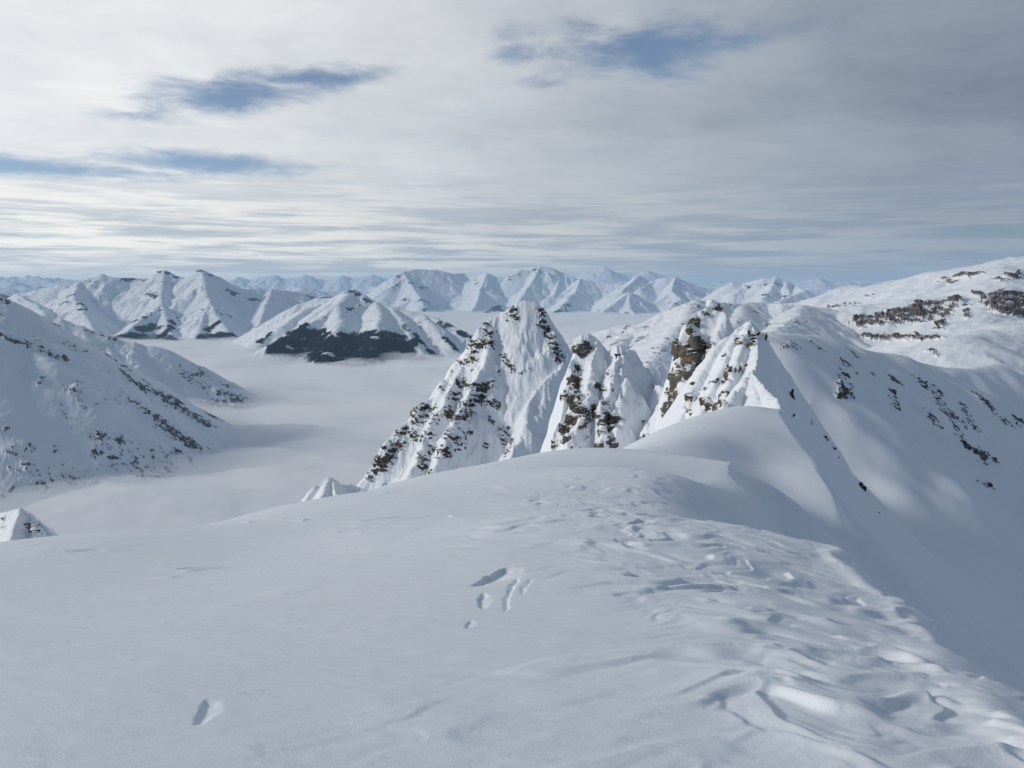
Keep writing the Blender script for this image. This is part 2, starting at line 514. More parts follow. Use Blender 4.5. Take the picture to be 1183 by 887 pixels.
def flank(X, Y):
    """shaded face that falls to the right of the crest line"""
    bestd = np.full(X.shape, 1e9, F32); Zc = np.zeros(X.shape, F32); sg = np.zeros(X.shape, F32)
    for i in range(len(CREST) - 1):
        a, b = CREST[i], CREST[i + 1]
        dx, dy = b[0] - a[0], b[1] - a[1]
        t = np.clip(((X - a[0]) * dx + (Y - a[1]) * dy) / (dx * dx + dy * dy), 0, 1)
        ex, ey = X - (a[0] + t * dx), Y - (a[1] + t * dy)
        d = np.sqrt(ex * ex + ey * ey)
        s = np.where(dx * ey - dy * ex > 0, 1.0, -1.0)   # crest runs towards the camera: right of view = left of travel
        n = d < bestd
        Zc = np.where(n, a[2] + t * (b[2] - a[2]), Zc); sg = np.where(n, s, sg); bestd = np.where(n, d, bestd)
    D = bestd * sg
    return Zc, D

# cornice lip (right edge of the dome), as seen in plan
EDGE = [at(*p)[:2] for p in ((838, 528, 28.5), (846, 546, 25), (872, 558, 22.5), (912, 567, 20), (936, 580, 17.5), (946, 606, 14.5), (942, 630, 12.4), (962, 656, 10.4), (990, 671, 9.2), (1015, 699, 7.8), (1048, 717, 6.9), (1088, 741, 5.9), (1122, 776, 4.95), (1152, 822, 4.1), (1183, 872, 3.45))]
EDGE = EDGE + [(EDGE[-1][0] - 0.3, 1.5), (EDGE[-1][0] - 0.8, -3), (0.5, -15)]
def edge_dist(X, Y):
    best = np.full(X.shape, 1e9, F32); sg = np.ones(X.shape, F32); T = np.zeros(X.shape, F32); acc = 0.0
    for i in range(len(EDGE) - 1):
        a, b = EDGE[i], EDGE[i + 1]
        dx, dy = b[0] - a[0], b[1] - a[1]; L = math.hypot(dx, dy)
        t = np.clip(((X - a[0]) * dx + (Y - a[1]) * dy) / (L * L), 0, 1)
        ex, ey = X - (a[0] + t * dx), Y - (a[1] + t * dy)
        d = np.sqrt(ex * ex + ey * ey)
        n = d < best
        s = np.where(dx * ey - dy * ex > 0, 1.0, -1.0)
        sg = np.where(n, s, sg); T = np.where(n, acc + t * L, T); best = np.where(n, d, best)
        acc += L
    return best * sg, T

def scarp(s, sharp=0.12):
    """sawtooth 0..1: long gentle rise, short drop"""
    f = s - np.floor(s)
    return np.where(f < 1 - sharp, f / (1 - sharp), 1 - sstep(1 - sharp, 1, f))

def sastrugi(X, Y, D):
    """wind carved relief of the crust; D = signed distance to the cornice edge (negative on the dome)"""
    r = np.sqrt(X * X + Y * Y)
    # zone beside the edge where the wind bites
    wd = 0.42 * np.clip(Y, 1.5, 30) + 0.2
    zone = sstep(-1.25, -0.45, (D + (0.12 * Y + 0.4) * gn(X * 0.35, Y * 0.35, 5)) / wd) * sstep(1.2, -0.1, D)
    zone = zone * sstep(26, 14, Y)
    z2 = sstep(0.05, 0.45, fbm(X * 0.28 + 3, Y * 0.28, 3, 41)) * sstep(-2.2, -0.8, D / wd) * sstep(24, 12, Y)
    zone = np.maximum(zone, z2 * 0.7)
    wx = 0.55 * fbm(X * 0.6, Y * 0.6, 3, 11); wy = 0.55 * fbm(X * 0.6 + 9, Y * 0.6, 3, 12)
    c, s = math.cos(0.15), math.sin(0.15)
    P = (X + wx * 1.1) * c + (Y + wy) * s
    Q = -(X + wx) * s + (Y + wy) * c
    n1 = fbm(P * 0.30, Q * 0.85, 4, 21, 0.42); n2 = fbm(P * 0.55 + 7, Q * 1.7, 4, 22, 0.42); n3 = fbm(P * 1.2, Q * 3.4, 2, 23)
    h = 0.095 * scarp(P * 0.34 + 0.12 * Q + 1.7 * n1, 0.15)
    h += sstep(22, 9, r) * 0.045 * scarp(P * 0.62 + 0.35 * Q + 2.1 * n2, 0.18)
    h += sstep(9, 4, r) * 0.022 * scarp(P * 1.2 - 0.5 * Q + 2.2 * n3, 0.25) * sstep(0.0, 0.4, gn(X * 1.9, Y * 1.9, 77))
    h += 0.04 * fbm(X * 0.8, Y * 0.8, 4, 25) + 0.012 * fbm(P * 3.5, Q * 7, 3, 26)
    h = 0.45 * h + 0.55 * blur(h, 1, 2)
    lip = sstep(0.05, -0.35, D)
    out = zone * h * (0.46 + 0.10 * sstep(9, 3, r)) * (0.25 + 0.75 * lip) + 0.05 * np.exp(-((D + 0.16) / 0.16) ** 2) * sstep(24, 14, Y)
    # long low swells everywhere and faint wind lines
    out += 0.10 * fbm(X * 0.09, Y * 0.12, 3, 31) * sstep(3, 12, r) + 0.012 * fbm(X * 0.45, Y * 0.6, 3, 32)
    out += 0.0025 * fbm(P * 1.5, Q * 7.0, 3, 33)
    # small flaked patches scattered on the left
    fl = sstep(0.25, 0.5, fbm(X * 0.25 + 40, Y * 0.4, 3, 51)) * sstep(-0.1, -3, D)
    out += fl * 0.026 * scarp(-Q * 1.2 + 1.3 * gn(P * 0.7, Q * 0.9, 52) + 0.2 * P, 0.15) * sstep(0.0, 0.3, gn(P * 0.8, Q * 1.6, 53))
    return out

def carve(X, Y, Z, marks):
    """broken crust edges: (px0, py0, px1, py1, width m, depth m) small scooped drops"""
    for (x0, y0, x1, y1, w, dep, side) in marks:
        a = pick(X, Y, Z, x0, y0, 3); b = pick(X, Y, Z, x1, y1, 3)
        dx, dy = b[0] - a[0], b[1] - a[1]; L = math.hypot(dx, dy) + 1e-6
        wob = 0.35 * w * fbm(X * 6, Y * 6, 3, 61)
        t = ((X - a[0]) * dx + (Y - a[1]) * dy) / (L * L)
        w = w * (0.35 + 0.65 * np.sin(np.clip(t, 0, 1) * 2.2 + 0.3))
        dd = ((X - a[0]) * -dy + (Y - a[1]) * dx) / L * side + wob
        e = sstep(-0.12, 0.12, t) * sstep(1.12, 0.88, t)
        Z = Z - dep * e * sstep(-0.012, 0.02, dd) * sstep(w * 1.5, 0.0 * w, dd)
    return Z

def near_height(X, Y):
    D, Tt = edge_dist(X, Y)
    Dn = D + (0.30 * fbm(X * 0.7, Y * 0.7, 2, 71) + 0.07 * scarp(Tt * 0.42 + 0.8 * gn(X * 0.3, Y * 0.3, 3), 0.2) - 0.035) * sstep(30, 10, Y) + 0.25 * fbm(X * 0.3, Y * 0.3, 3, 72) * sstep(5, 12, Y)
    Z = Tf(X, Y)
    Z = Z + sastrugi(X, Y, Dn)
    # cornice: drop-off to the right of the edge, fading out where the saddle begins
    fade = sstep(31, 26.5, Y + 0.6 * X - 4.5)
    dp = np.maximum(Dn, 0)
    low = np.minimum(dp * 1.35, 0.75 * dp + 1.1)
    low = low + 0.12 * sstep(0, 0.1, Dn)
    Zd = Z - low * fade
    Zr = Z
    Zc, D2 = flank(X, Y)
    # floor of the hollow under the cornice comes from the control points; never dig below it far away
    hol = Tf(X, Y)
    near = sstep(20, 13, Y)
    Zd = np.where(dp > 0, np.maximum(Zd, (hol - 3.2) * (1 - near) + (hol - 400) * near), Zd)
    F = Zc - np.where(D2 > 0, 0.96 * D2 + 0.0016 * D2 * D2, 1.6 * D2) + 0.5 * fbm(X * 0.05, Y * 0.05, 3, 81) * sstep(0, 10, D2)
    # soft minimum keeps a wind-rounded crest
    k = 0.35 + 3.5 * sstep(38, 30, Y)
    h_ = np.clip(0.5 + 0.5 * (F - Zd) / k, 0, 1)
    Zo = F * (1 - h_) + Zd * h_ - k * h_ * (1 - h_)
    return Zo, Dn, D2

az_dense = np.linspace(-math.radians(35.5), math.radians(35.5), 1150)
az_rest = np.linspace(math.radians(35.5), math.radians(324.5), 200)[1:-1]
az = np.concatenate([az_dense, az_rest])
rad = np.concatenate([np.exp(np.linspace(math.log(0.35), math.log(2.0), 24))[:-1], np.exp(np.linspace(math.log(2.0), math.log(66.0), 900))])
Rg, Ag = np.meshgrid(rad, az, indexing='ij')
X = (Rg * np.sin(Ag)).astype(F32); Y = (Rg * np.cos(Ag)).astype(F32)
Z, Dn, D2 = near_height(X, Y)
Z = carve(X, Y, Z, [(545, 674, 584, 655, 0.16, 0.045, -1), (556, 684, 552, 700, 0.07, 0.02, 1), (541, 716, 538, 724, 0.05, 0.012, 1), (586, 704, 590, 684, 0.04, 0.012, 1), (590, 684, 600, 668, 0.05, 0.016, 1), (604, 684, 616, 668, 0.05, 0.010, 1),
                    (221, 836, 236, 808, 0.07, 0.016, -1), (727, 602, 740, 596, 0.18, 0.05, -1), (712, 622, 728, 630, 0.2, 0.05, 1), 
                    ])
near = grid_mesh("snow_ridge", X, Y, Z, M_snow, wrap=True)
tag(near, "smooth wind-packed snow dome in the foreground with a scalloped cornice edge falling to the right", "snow ridge", "structure")
NX, NY, NZ = X, Y, Z
print("near", time.time() - T0)

# ------------------------------------------------------------------ 2. nearest pinnacle with the shaded flank
X, Y = pgrid(725, 1330, 1050, 50, 175, 640)
X = X + 0.4 * fbm(X * 0.15, Y * 0.15, 3, 91); 
Zc, D2 = flank(X, Y)
left = field(X, Y, [CREST[1:8],
                    [at(*p) for p in ((868, 371, 128), (857, 378, 127), (848, 386, 126), (838, 392, 125), (828, 401, 124), (818, 421, 121), (806, 442, 117), (792, 478, 111), (770, 520, 101), (750, 560, 92))],
                    [at(*p) for p in ((866, 374, 127), (858, 400, 118), (848, 430, 108), (838, 462, 98), (826, 500, 90))],
                    [at(*p) for p in ((848, 388, 125), (838, 420, 115), (822, 455, 106), (808, 490, 98))],
                    [at(*p) for p in ((869, 433, 90), (856, 450, 84), (842, 470, 78), (830, 490, 74))],
                    [at(*p) for p in ((869, 433, 90), (874, 455, 80), (880, 475, 72))]], 1.55, 0.6)
left = 0.65 * left + 0.35 * blur(left, 4, 6) + 0.45 * ridged(X / 5.5 + 0.4 * fbm(X / 4, Y / 4, 3, 95), Y / 8, 4, 96, 0.5)
left = left + 0.25 * ridged(X * 0.22, Y * 0.1, 3, 93) + 0.25 * fbm(X * 0.4, Y * 0.4, 3, 94)
T2 = Tf(X, Y)
T2 = np.where(Y > 64, T2 - (Y - 64) * 0.5, T2)
T2 = np.where(D2 < -45, -60, T2)
Zl = np.maximum(left, T2)
F = Zc - np.where(D2 > 0, 0.96 * D2 + 0.0016 * D2 * D2, 4.0 * D2) + 0.5 * fbm(X * 0.05, Y * 0.05, 3, 81) * sstep(0, 10, D2)
k = 0.5
h_ = np.clip(0.5 + 0.5 * (F - Zl) / k, 0, 1)
Z = F * (1 - h_) + Zl * h_ - k * h_ * (1 - h_)
R_ = np.sqrt(X * X + Y * Y)
Z = Z - np.where(R_ < 65.9, 0.004 + (65.9 - R_) * 0.10, 0)
pats = [(855, 388, 855, 396, 4.5, .9), (866, 385, 870, 390, 6, 1.0), (868, 397, 4.5, 1.0), (835, 409, 5, .95), (832, 413, 4, .8), (843, 425, 838, 440, 6, 1.1), (848, 428, 850, 425, 4, .9), (856, 426, 859, 422, 4, .9),
        (829, 437, 825, 442, 4.5, .95), (820, 440, 815, 446, 4, .9), (797, 455, 800, 462, 5, .9), (805, 452, 5, .85), (811, 462, 835, 456, 6, .9), (818, 470, 835, 466, 5, .9), (833, 458, 835, 468, 4, .95),
        (790, 470, 800, 480, 5, .8), (814, 476, 4, .8), (876, 383, 4, .9), (889, 391, 3.5, .95), (884, 388, 2.5, .7), (740, 500, 728, 518, 4, .9), (873, 374, 2, .5)]
pf = patch_field(X, Y, Z, pats)
Z = terrace(X, Y, Z, pf, 2.8, 104)
X, Y, Z, rk = rockify(X, Y, Z, pf, 1.7, 0.7, 101, thr=0.42, fine=0.5, steep=0.9)
pin = grid_mesh("snow_pinnacle", X, Y, Z, M_near, {"rk": rk}, zcut=-150)
tag(pin, "nearest snowy pinnacle with ochre-brown rocks on its left face and a smooth shaded flank on its right", "peak", "structure")
PXX, PYY, PZZ = X, Y, Z
print("pinnacle", time.time() - T0)

# ------------------------------------------------------------------ 3. tower behind it
X, Y = pgrid(690, 905, 640, 128, 200, 430)
pol = [{'s': (4.5, 1.75), 'p': [at(*p) for p in ((823, 352, 172), (812, 358, 171), (801, 365, 170), (792, 378, 168), (786, 398, 166), (779, 424, 163), (772, 455, 158), (765, 490, 152), (745, 540, 140))]},
       [at(*p) for p in ((823, 352, 172), (833, 358, 173), (838, 375, 175), (845, 400, 178), (856, 440, 183))],
       [at(*p) for p in ((830, 360, 171), (836, 380, 166), (828, 402, 160), (815, 430, 152), (803, 465, 144))],
       [at(*p) for p in ((806, 385, 166), (800, 400, 162), (792, 440, 154), (785, 480, 146))]]
wx = 1.4 * fbm(X / 6, Y / 6, 3, 116); wy = 1.4 * fbm(X / 6, Y / 6, 3, 117)
Z = field(X + wx, Y + wy, pol, 1.75, 0.8)
Z = 0.5 * Z + 0.5 * blur(Z, 4, 4) + 0.7 * ridged((X + wx) / 6, (Y + wy) / 8, 4, 118, 0.5)
edge_ = [(38.0, 200.0, -22.0), (40.5, 178.0, -8.0)] + [at(*p) for p in ((812, 356, 171), (801, 364, 170), (790, 378, 168), (785, 398, 166), (779, 424, 163), (770, 455, 158), (763, 490, 152), (743, 540, 140), (720, 620, 128))]
wb = 0.8 * fbm(X / 4, Y / 4, 3, 115)
Z = np.minimum(Z, cliff(X + wb, Y, edge_, 3.6))
Z = Z + 0.5 * fbm(X * 0.15, Y * 0.15, 3, 111) + 0.3 * ridged(X * 0.3, Y * 0.12, 3, 112)
pats = [(785, 405, 815, 400, 9, 1.2), (805, 396, 815, 405, 9, 1.1), (790, 420, 805, 412, 12, 1.2), (782, 435, 790, 430, 11, 1.2), (776, 450, 775, 480, 9, 1.2), (797, 437, 6, 1.0), (772, 470, 785, 460, 6, .9), (820, 397, 5, .9),
        (795, 372, 806, 371, 3.5, 1.0), (797, 384, 3, .7), (794, 395, 3, .9), (816, 362, 4, .9), (829, 350, 4, .9), (830, 355, 4, .9), (811, 360, 3, .8), (768, 470, 768, 490, 6, .9)]
pf = patch_field(X, Y, Z, pats)
Z = terrace(X, Y, Z, pf, 4.5, 124)
X, Y, Z, rk = rockify(X, Y, Z, pf, 2.6, 0.8, 121, thr=0.30, fine=0.35, strata=1.3, steep=0.5)
tower = grid_mesh("rock_tower", X, Y, Z, M_wall, {"rk": rk}, zcut=-70)
tag(tower, "snow-capped rock tower with a tall brown-grey wall and a knob on top, behind the nearest pinnacle", "peak", "structure")
TX, TY, TZ = X, Y, Z

# ------------------------------------------------------------------ 4. craggy spire with two summits
X, Y = pgrid(590, 815, 780, 172, 262, 500)
pol = [[at(*p) for p in ((671, 388, 232), (679, 387, 232), (688, 391, 232), (697, 399, 234), (705, 411, 233), (714, 400, 228), (722, 402, 228), (732, 421, 231), (747, 429, 236), (757, 450, 240), (770, 480, 246))],
       {'s': (3.6, 1.6), 'p': [at(*p) for p in ((671, 388, 232), (663, 402, 230), (656, 440, 222), (649, 470, 215), (640, 515, 206), (628, 555, 197))]},
       [at(*p) for p in ((690, 395, 231), (684, 430, 220), (672, 470, 208), (662, 520, 196))],
       [at(*p) for p in ((714, 400, 228), (709, 430, 219), (700, 470, 206), (688, 525, 192))],
       [at(*p) for p in ((719, 403, 228), (722, 440, 216), (716, 480, 205), (708, 525, 193))],
       [at(*p) for p in ((738, 425, 233), (738, 450, 226), (731, 490, 212), (718, 530, 198))],
       [at(*p) for p in ((750, 434, 237), (755, 470, 226), (745, 510, 212))],
       [at(*p) for p in ((747, 430, 236), (756, 443, 228), (766, 452, 216), (776, 459, 203), (788, 466, 190), (800, 474, 180))],
       [at(*p) for p in ((764, 451, 217), (758, 480, 206), (748, 515, 194))],
       [at(*p) for p in ((778, 460, 201), (772, 485, 192), (762, 515, 182))],
       {'s': (3.0, 3.0), 'p': [at(*p) for p in ((671, 390, 233), (664, 425, 244), (655, 460, 255))]}]
wx = 2.4 * fbm(X / 8, Y / 8, 4, 136); wy = 2.4 * fbm(X / 8, Y / 8, 4, 137)
low = sstep(-12, -20, field(X, Y, pol, 1.6, 0.5))
Z = field(X + wx * low, Y + wy * low, pol, 1.65, 0.4)
Z = 0.6 * Z + 0.4 * blur(Z, 3, 4) + 1.9 * ridged((X + wx) / 8 + 0.25 * Y / 8, (Y + wy) / 7, 5, 138, 0.55) * (0.35 + 0.65 * low)
edge_ = [(20.5, 262.0, -30.0)] + [at(*p) for p in ((671, 388, 232), (663, 402, 230), (656, 440, 222), (649, 470, 215), (640, 515, 206), (628, 555, 197), (615, 620, 180))]
wb = 1.2 * fbm(X / 5, Y / 5, 3, 135)
Z = np.minimum(Z, cliff(X + wb, Y, edge_, 3.2))
Z = Z + 0.35 * fbm(X * 0.15, Y * 0.15, 3, 131) + 0.12 * ridged(X * 0.35, Y * 0.12, 3, 132)
pats = [(668, 402, 676, 400, 5, 1.2), (683, 401, 4, 1.0), (673, 408, 5, 1.0), (667, 425, 664, 428, 4, .95), (663, 440, 660, 452, 7, 1.1), (672, 437, 4, .8), (655, 458, 668, 460, 7, 1.1), (664, 470, 668, 478, 9, 1.05),
        (655, 485, 650, 495, 8, .95), (648, 505, 642, 512, 6, .9), (660, 490, 8, .9), (650, 508, 657, 505, 5, .85), (680, 455, 4, .9), (677, 478, 675, 488, 6, .95), (690, 445, 698, 448, 4, .85),
        (693, 462, 703, 466, 5, 1.0), (685, 472, 690, 478, 6, .85), (700, 482, 712, 486, 7, 1.15), (697, 488, 705, 492, 5, 1.0), (693, 500, 4, .95), (703, 508, 6, 1.0), (707, 514, 4, .8), (692, 515, 4, .8),
        (711, 411, 2.5, 1.0), (703, 430, 711, 428, 3, .95), (705, 434, 2.5, .9), (716, 456, 2.5, .7), (754, 446, 2.5, .7), (744, 486, 2.5, .7), (708, 450, 3.5, .8), (670, 496, 676, 505, 5, .8), (660, 515, 3, .8), (672, 515, 3, .7)]
pf = patch_field(X, Y, Z, pats)
Z = terrace(X, Y, Z, pf, 4.0, 144)
X, Y, Z, rk = rockify(X, Y, Z, pf, 2.0, 0.8, 141, thr=0.40, fine=0.5, steep=1.0)
crag = grid_mesh("rock_spire", X, Y, Z, M_crag, {"rk": rk}, zcut=-80)
tag(crag, "craggy two-topped spire with grey rock steps down its left edge, between the tall white peak and the tower", "peak", "structure")
CX, CY, CZ = X, Y, Z

# ------------------------------------------------------------------ 5. the tall white pyramid
X, Y = pgrid(395, 700, 950, 275, 385, 520)
pol = [[at(*p) for p in ((607, 349, 350), (597, 352, 350), (586, 361, 349), (574, 368, 348), (564, 371, 348), (556, 379, 347), (547, 395, 346), (537, 415, 343), (526, 428, 341), (512, 440, 338), (503, 462, 335), (482, 468, 331), (466, 490, 327), (446, 514, 322), (428, 545, 316), (405, 585, 308))],
       [at(*p) for p in ((607, 349, 350), (619, 352, 350), (628, 361, 348), (636, 382, 345), (642, 396, 342), (648, 414, 338), (664, 445, 332))],
       [at(*p) for p in ((603, 352, 349), (596, 375, 345), (590, 405, 339), (572, 445, 328), (556, 500, 312), (538, 545, 300))],
       [at(*p) for p in ((574, 370, 347), (563, 405, 336), (545, 450, 322), (520, 500, 306), (500, 550, 292))],
       [at(*p) for p in ((537, 417, 342), (520, 455, 328), (497, 500, 314), (475, 545, 300))],
       [at(*p) for p in ((654, 414, 336), (643, 424, 332), (632, 443, 324), (614, 475, 312), (597, 510, 300), (585, 545, 288))],
       [at(*p) for p in ((648, 414, 338), (656, 413, 338), (664, 416, 340), (680, 440, 346))],
       [at(*p) for p in ((664, 416, 340), (655, 450, 328), (640, 490, 313), (625, 540, 295))]]
rng = random.Random(5)
wx = 3.2 * fbm(X / 13, Y / 13, 4, 155); wy = 3.2 * fbm(X / 13, Y / 13, 4, 156)
top_ = np.sqrt((X - 5.9) ** 2 + (Y - 350) ** 2)
cl = sstep(2, 14, top_)
Z = field(X + wx * cl, Y + wy * cl, pol, 1.55, 0.4)
Z = Z * (1 - 0.6 * cl) + 0.6 * cl * blur(Z, 6, 8)
Z = Z + 0.5 + (1.6 * ridged((X + wx) / 11, (Y + wy) / 16, 4, 157, 0.55) + 0.9 * fbm(X * 0.08, Y * 0.08, 3, 151)) * (0.25 + 0.75 * cl) + 0.35 * ridged(X * 0.22 + 0.5 * fbm(X * 0.1, Y * 0.1, 2, 3), Y * 0.06, 3, 152)
pats = [(592, 358, 595, 368, 6, .9), (598, 372, 3, .8), (585, 370, 3, .6), (562, 375, 566, 384, 6, .95), (545, 398, 565, 396, 6, 1.1), (545, 408, 552, 402, 5, .85), (530, 420, 545, 415, 6, .75), (545, 428, 3, .8),
        (625, 358, 628, 372, 5, .9), (630, 378, 637, 392, 6, .95), (638, 398, 646, 412, 7, 1.05), (620, 375, 2, .7), (510, 445, 512, 450, 4, .8), (523, 430, 3, .7), (582, 412, 590, 424, 5, .75), (577, 430, 3, .8),
        (530, 442, 545, 445, 6, .9), (555, 448, 565, 445, 6, 1.0), (525, 458, 535, 465, 7, .85), (545, 468, 555, 460, 7, .95), (520, 478, 545, 480, 8, .9), (565, 465, 575, 470, 5, .7),
        (475, 475, 500, 470, 6, .95), (480, 485, 500, 480, 8, .8), (462, 495, 475, 500, 8, .9), (485, 505, 495, 500, 7, .75), (447, 520, 460, 515, 8, 1.0), (435, 535, 450, 528, 7, 1.05), (428, 548, 440, 540, 6, 1.0),
        (515, 500, 530, 510, 9, .8), (500, 520, 515, 520, 8, .85), (490, 540, 495, 545, 6, .9), (485, 525, 490, 530, 5, .8), (582, 495, 585, 520, 6, .7), (590, 508, 5, .75), (563, 515, 4, .7), (565, 485, 570, 488, 4, .65),
        (600, 430, 610, 425, 2, .4), (634, 433, 2.5, .6), (470, 530, 5, .4), (540, 500, 6, .5)]
pf = patch_field(X, Y, Z, pats)
Z = terrace(X, Y, Z, pf, 2.3, 164, 0.75)
X, Y, Z, rk = rockify(X, Y, Z, pf, 1.3, 0.6, 161, thr=0.43, fine=1.0, strata=1.7, steep=0.8)
pyr = grid_mesh("snow_peak", X, Y, Z, M_spire, {"rk": rk}, zcut=-110)
tag(pyr, "tall pointed white peak freckled with small dark rocks, highest of the near spires above the fog", "peak", "structure")
AX, AY, AZ = X, Y, Z
print("peaks", time.time() - T0)

# ------------------------------------------------------------------ 6. small tops over the edge of the dome
X, Y = pgrid(-70, 95, 330, 120, 175, 300)
Z = field(X, Y, [[at(*p) for p in ((-60, 600, 158), (-10, 592, 156), (10, 590, 152), (23, 588, 150), (34, 594, 149), (52, 611, 147), (75, 640, 142))],
                 [at(*p) for p in ((23, 588, 150), (18, 605, 142), (10, 630, 134))], [at(*p) for p in ((36, 597, 149), (40, 615, 142), (44, 635, 136))]], 1.3, 0.5)
Z = Z + 0.4 * fbm(X * 0.2, Y * 0.2, 3, 171) + 0.3 * ridged(X * 0.4, Y * 0.2, 3, 172)
pf = patch_field(X, Y, Z, [(32, 606, 46, 606, 6, 1.1), (40, 612, 6, 1.0), (5, 598, 8, 597, 3, .8), (14, 606, 4, .6), (2, 608, 5, .6), (28, 593, 2, .5)])
X, Y, Z, rk = rockify(X, Y, Z, pf, 1.4, 0.7, 173, thr=0.42, fine=0.7)
o = grid_mesh("snow_knoll", X, Y, Z, M_spire, {"rk": rk}, zcut=-75)
tag(o, "small snowy top with a dark rock patch poking over the left end of the dome", "peak", "structure")

X, Y = pgrid(320, 500, 330, 70, 108, 260)
Z = field(X, Y, [[at(*p) for p in ((340, 596, 84), (350, 583, 86), (364, 565, 88), (378, 554, 90), (384, 554, 90), (390, 560, 91), (405, 561, 92), (425, 566, 92), (438, 562, 90), (447, 557, 88), (458, 560, 86), (470, 575, 84))],
                 [at(*p) for p in ((380, 554, 90), (374, 570, 85), (366, 590, 80))], [at(*p) for p in ((384, 555, 90), (390, 575, 84), (392, 600, 78))],
                 [at(*p) for p in ((447, 557, 88), (430, 570, 83), (418, 585, 79))]], 1.2, 0.35)
Z = Z + 0.15 * fbm(X * 0.3, Y * 0.3, 3, 181) + 0.25 * ridged(X * 0.7, Y * 0.3, 3, 182) * sstep(-11, -13, X - 0.0 * Y)
o = grid_mesh("snow_fin", X, Y, Z, M_spire, {"rk": Z * 0}, zcut=-45)
tag(o, "little fluted snow fin rising beyond the dome, left of the rocky white peak", "peak", "structure")

# ------------------------------------------------------------------ 7. valley mountain on the left
FOG = -700.0
rng = random.Random(11)
X, Y = pgrid(-140, 315, 640, 2150, 6400, 640)
front = [at(*p) for p in ((-120, 318, 3350), (0, 342, 3450), (20, 354, 3500), (60, 378, 3600), (101, 402, 3700), (142, 429, 3780), (189, 452, 3900), (222, 471, 4000), (242, 492, 4100), (258, 520, 4150))]
back = [at(*p) for p in ((-60, 350, 5000), (34, 362, 5050), (70, 370, 5050), (95, 378, 5050), (135, 391, 5080), (189, 405, 5120), (230, 424, 5180), (262, 442, 5200), (284, 460, 5200), (300, 485, 5200))]
spur = [[at(*p) for p in ((0, 380, 3250), (60, 400, 3320), (110, 430, 3350), (165, 470, 3400), (200, 500, 3430), (224, 530, 3440), (235, 560, 3440))]]
sl = 0.72
main = [front, back] + spur
allr = main + ribs(front, 420, 700, sl, rng, 0.9, 1) + ribs(back, 420, 500, sl, rng, 0.9, 1) + ribs(spur[0], 300, 420, sl, rng, 0.92, 1)
wx = 60 * fbm(X / 500, Y / 500, 3, 201); wy = 60 * fbm(X / 500, Y / 500, 3, 202)
Z = field(X + wx * 0.5, Y + wy * 0.5, main, sl, 25)
Z = np.maximum(Z, field(X + wx, Y + wy, allr, sl, 18) - 10)
Z += 14 * fbm(X / 220, Y / 220, 5, 203) + 10 * ridged(X / 150 + wx / 90, Y / 300, 4, 204)
pats = [(0, 385, 75, 415, 5, .85), (40, 398, 72, 412, 4, .9), (142, 430, 165, 447, 5, 1.0), (165, 447, 205, 462, 8, 1.1), (195, 462, 238, 487, 9, 1.1), (172, 475, 195, 492, 7, 1.2), (190, 492, 224, 514, 9, 1.2), (203, 518, 222, 532, 4, 1.1),
        (150, 460, 165, 472, 4, .8), (18, 525, 35, 515, 5, .6), (10, 525, 60, 560, 10, .5), (60, 545, 110, 560, 13, .5), (112, 505, 150, 510, 8, .65), (120, 520, 160, 545, 12, .55), (165, 550, 200, 545, 8, .55), (140, 520, 190, 530, 12, .45),
        (110, 510, 108, 520, 4, .8), (85, 450, 92, 440, 3, .7), (45, 440, 50, 435, 3, .7), (80, 445, 90, 460, 6, .5), (5, 497, 12, 492, 3, .8), (245, 470, 275, 462, 10, .9), (255, 452, 280, 458, 7, 1.0), (262, 475, 272, 470, 8, .9), (210, 430, 240, 450, 6, .5),
        (60, 372, 70, 375, 3, .8), (100, 380, 135, 392, 2.5, .9), (0, 345, 8, 349, 3, 1.0), (0, 362, 12, 368, 4, .5), (5, 575, 8, 560, 6, .6), (118, 402, 150, 425, 4, .6), (70, 395, 100, 405, 4, .5)]
pf = patch_field(X, Y, Z, pats)
X, Y, Z, rk = rockify(X, Y, Z, pf, 15, 7, 211, thr=0.47, fine=1.0, strata=1.3)
fo = patch_field(X, Y, Z, [(250, 478, 262, 476, 9, .75), (262, 458, 280, 462, 6, .7), (230, 470, 250, 478, 5, .5)])
o = grid_mesh("valley_mountain", X, Y, Z, M_left, {"rk": rk, "fo": fo}, zcut=FOG - 160)
tag(o, "big snow-covered mountainside at the left edge with dark rock bands sinking into the valley fog", "mountain", "structure")
print("left", time.time() - T0)

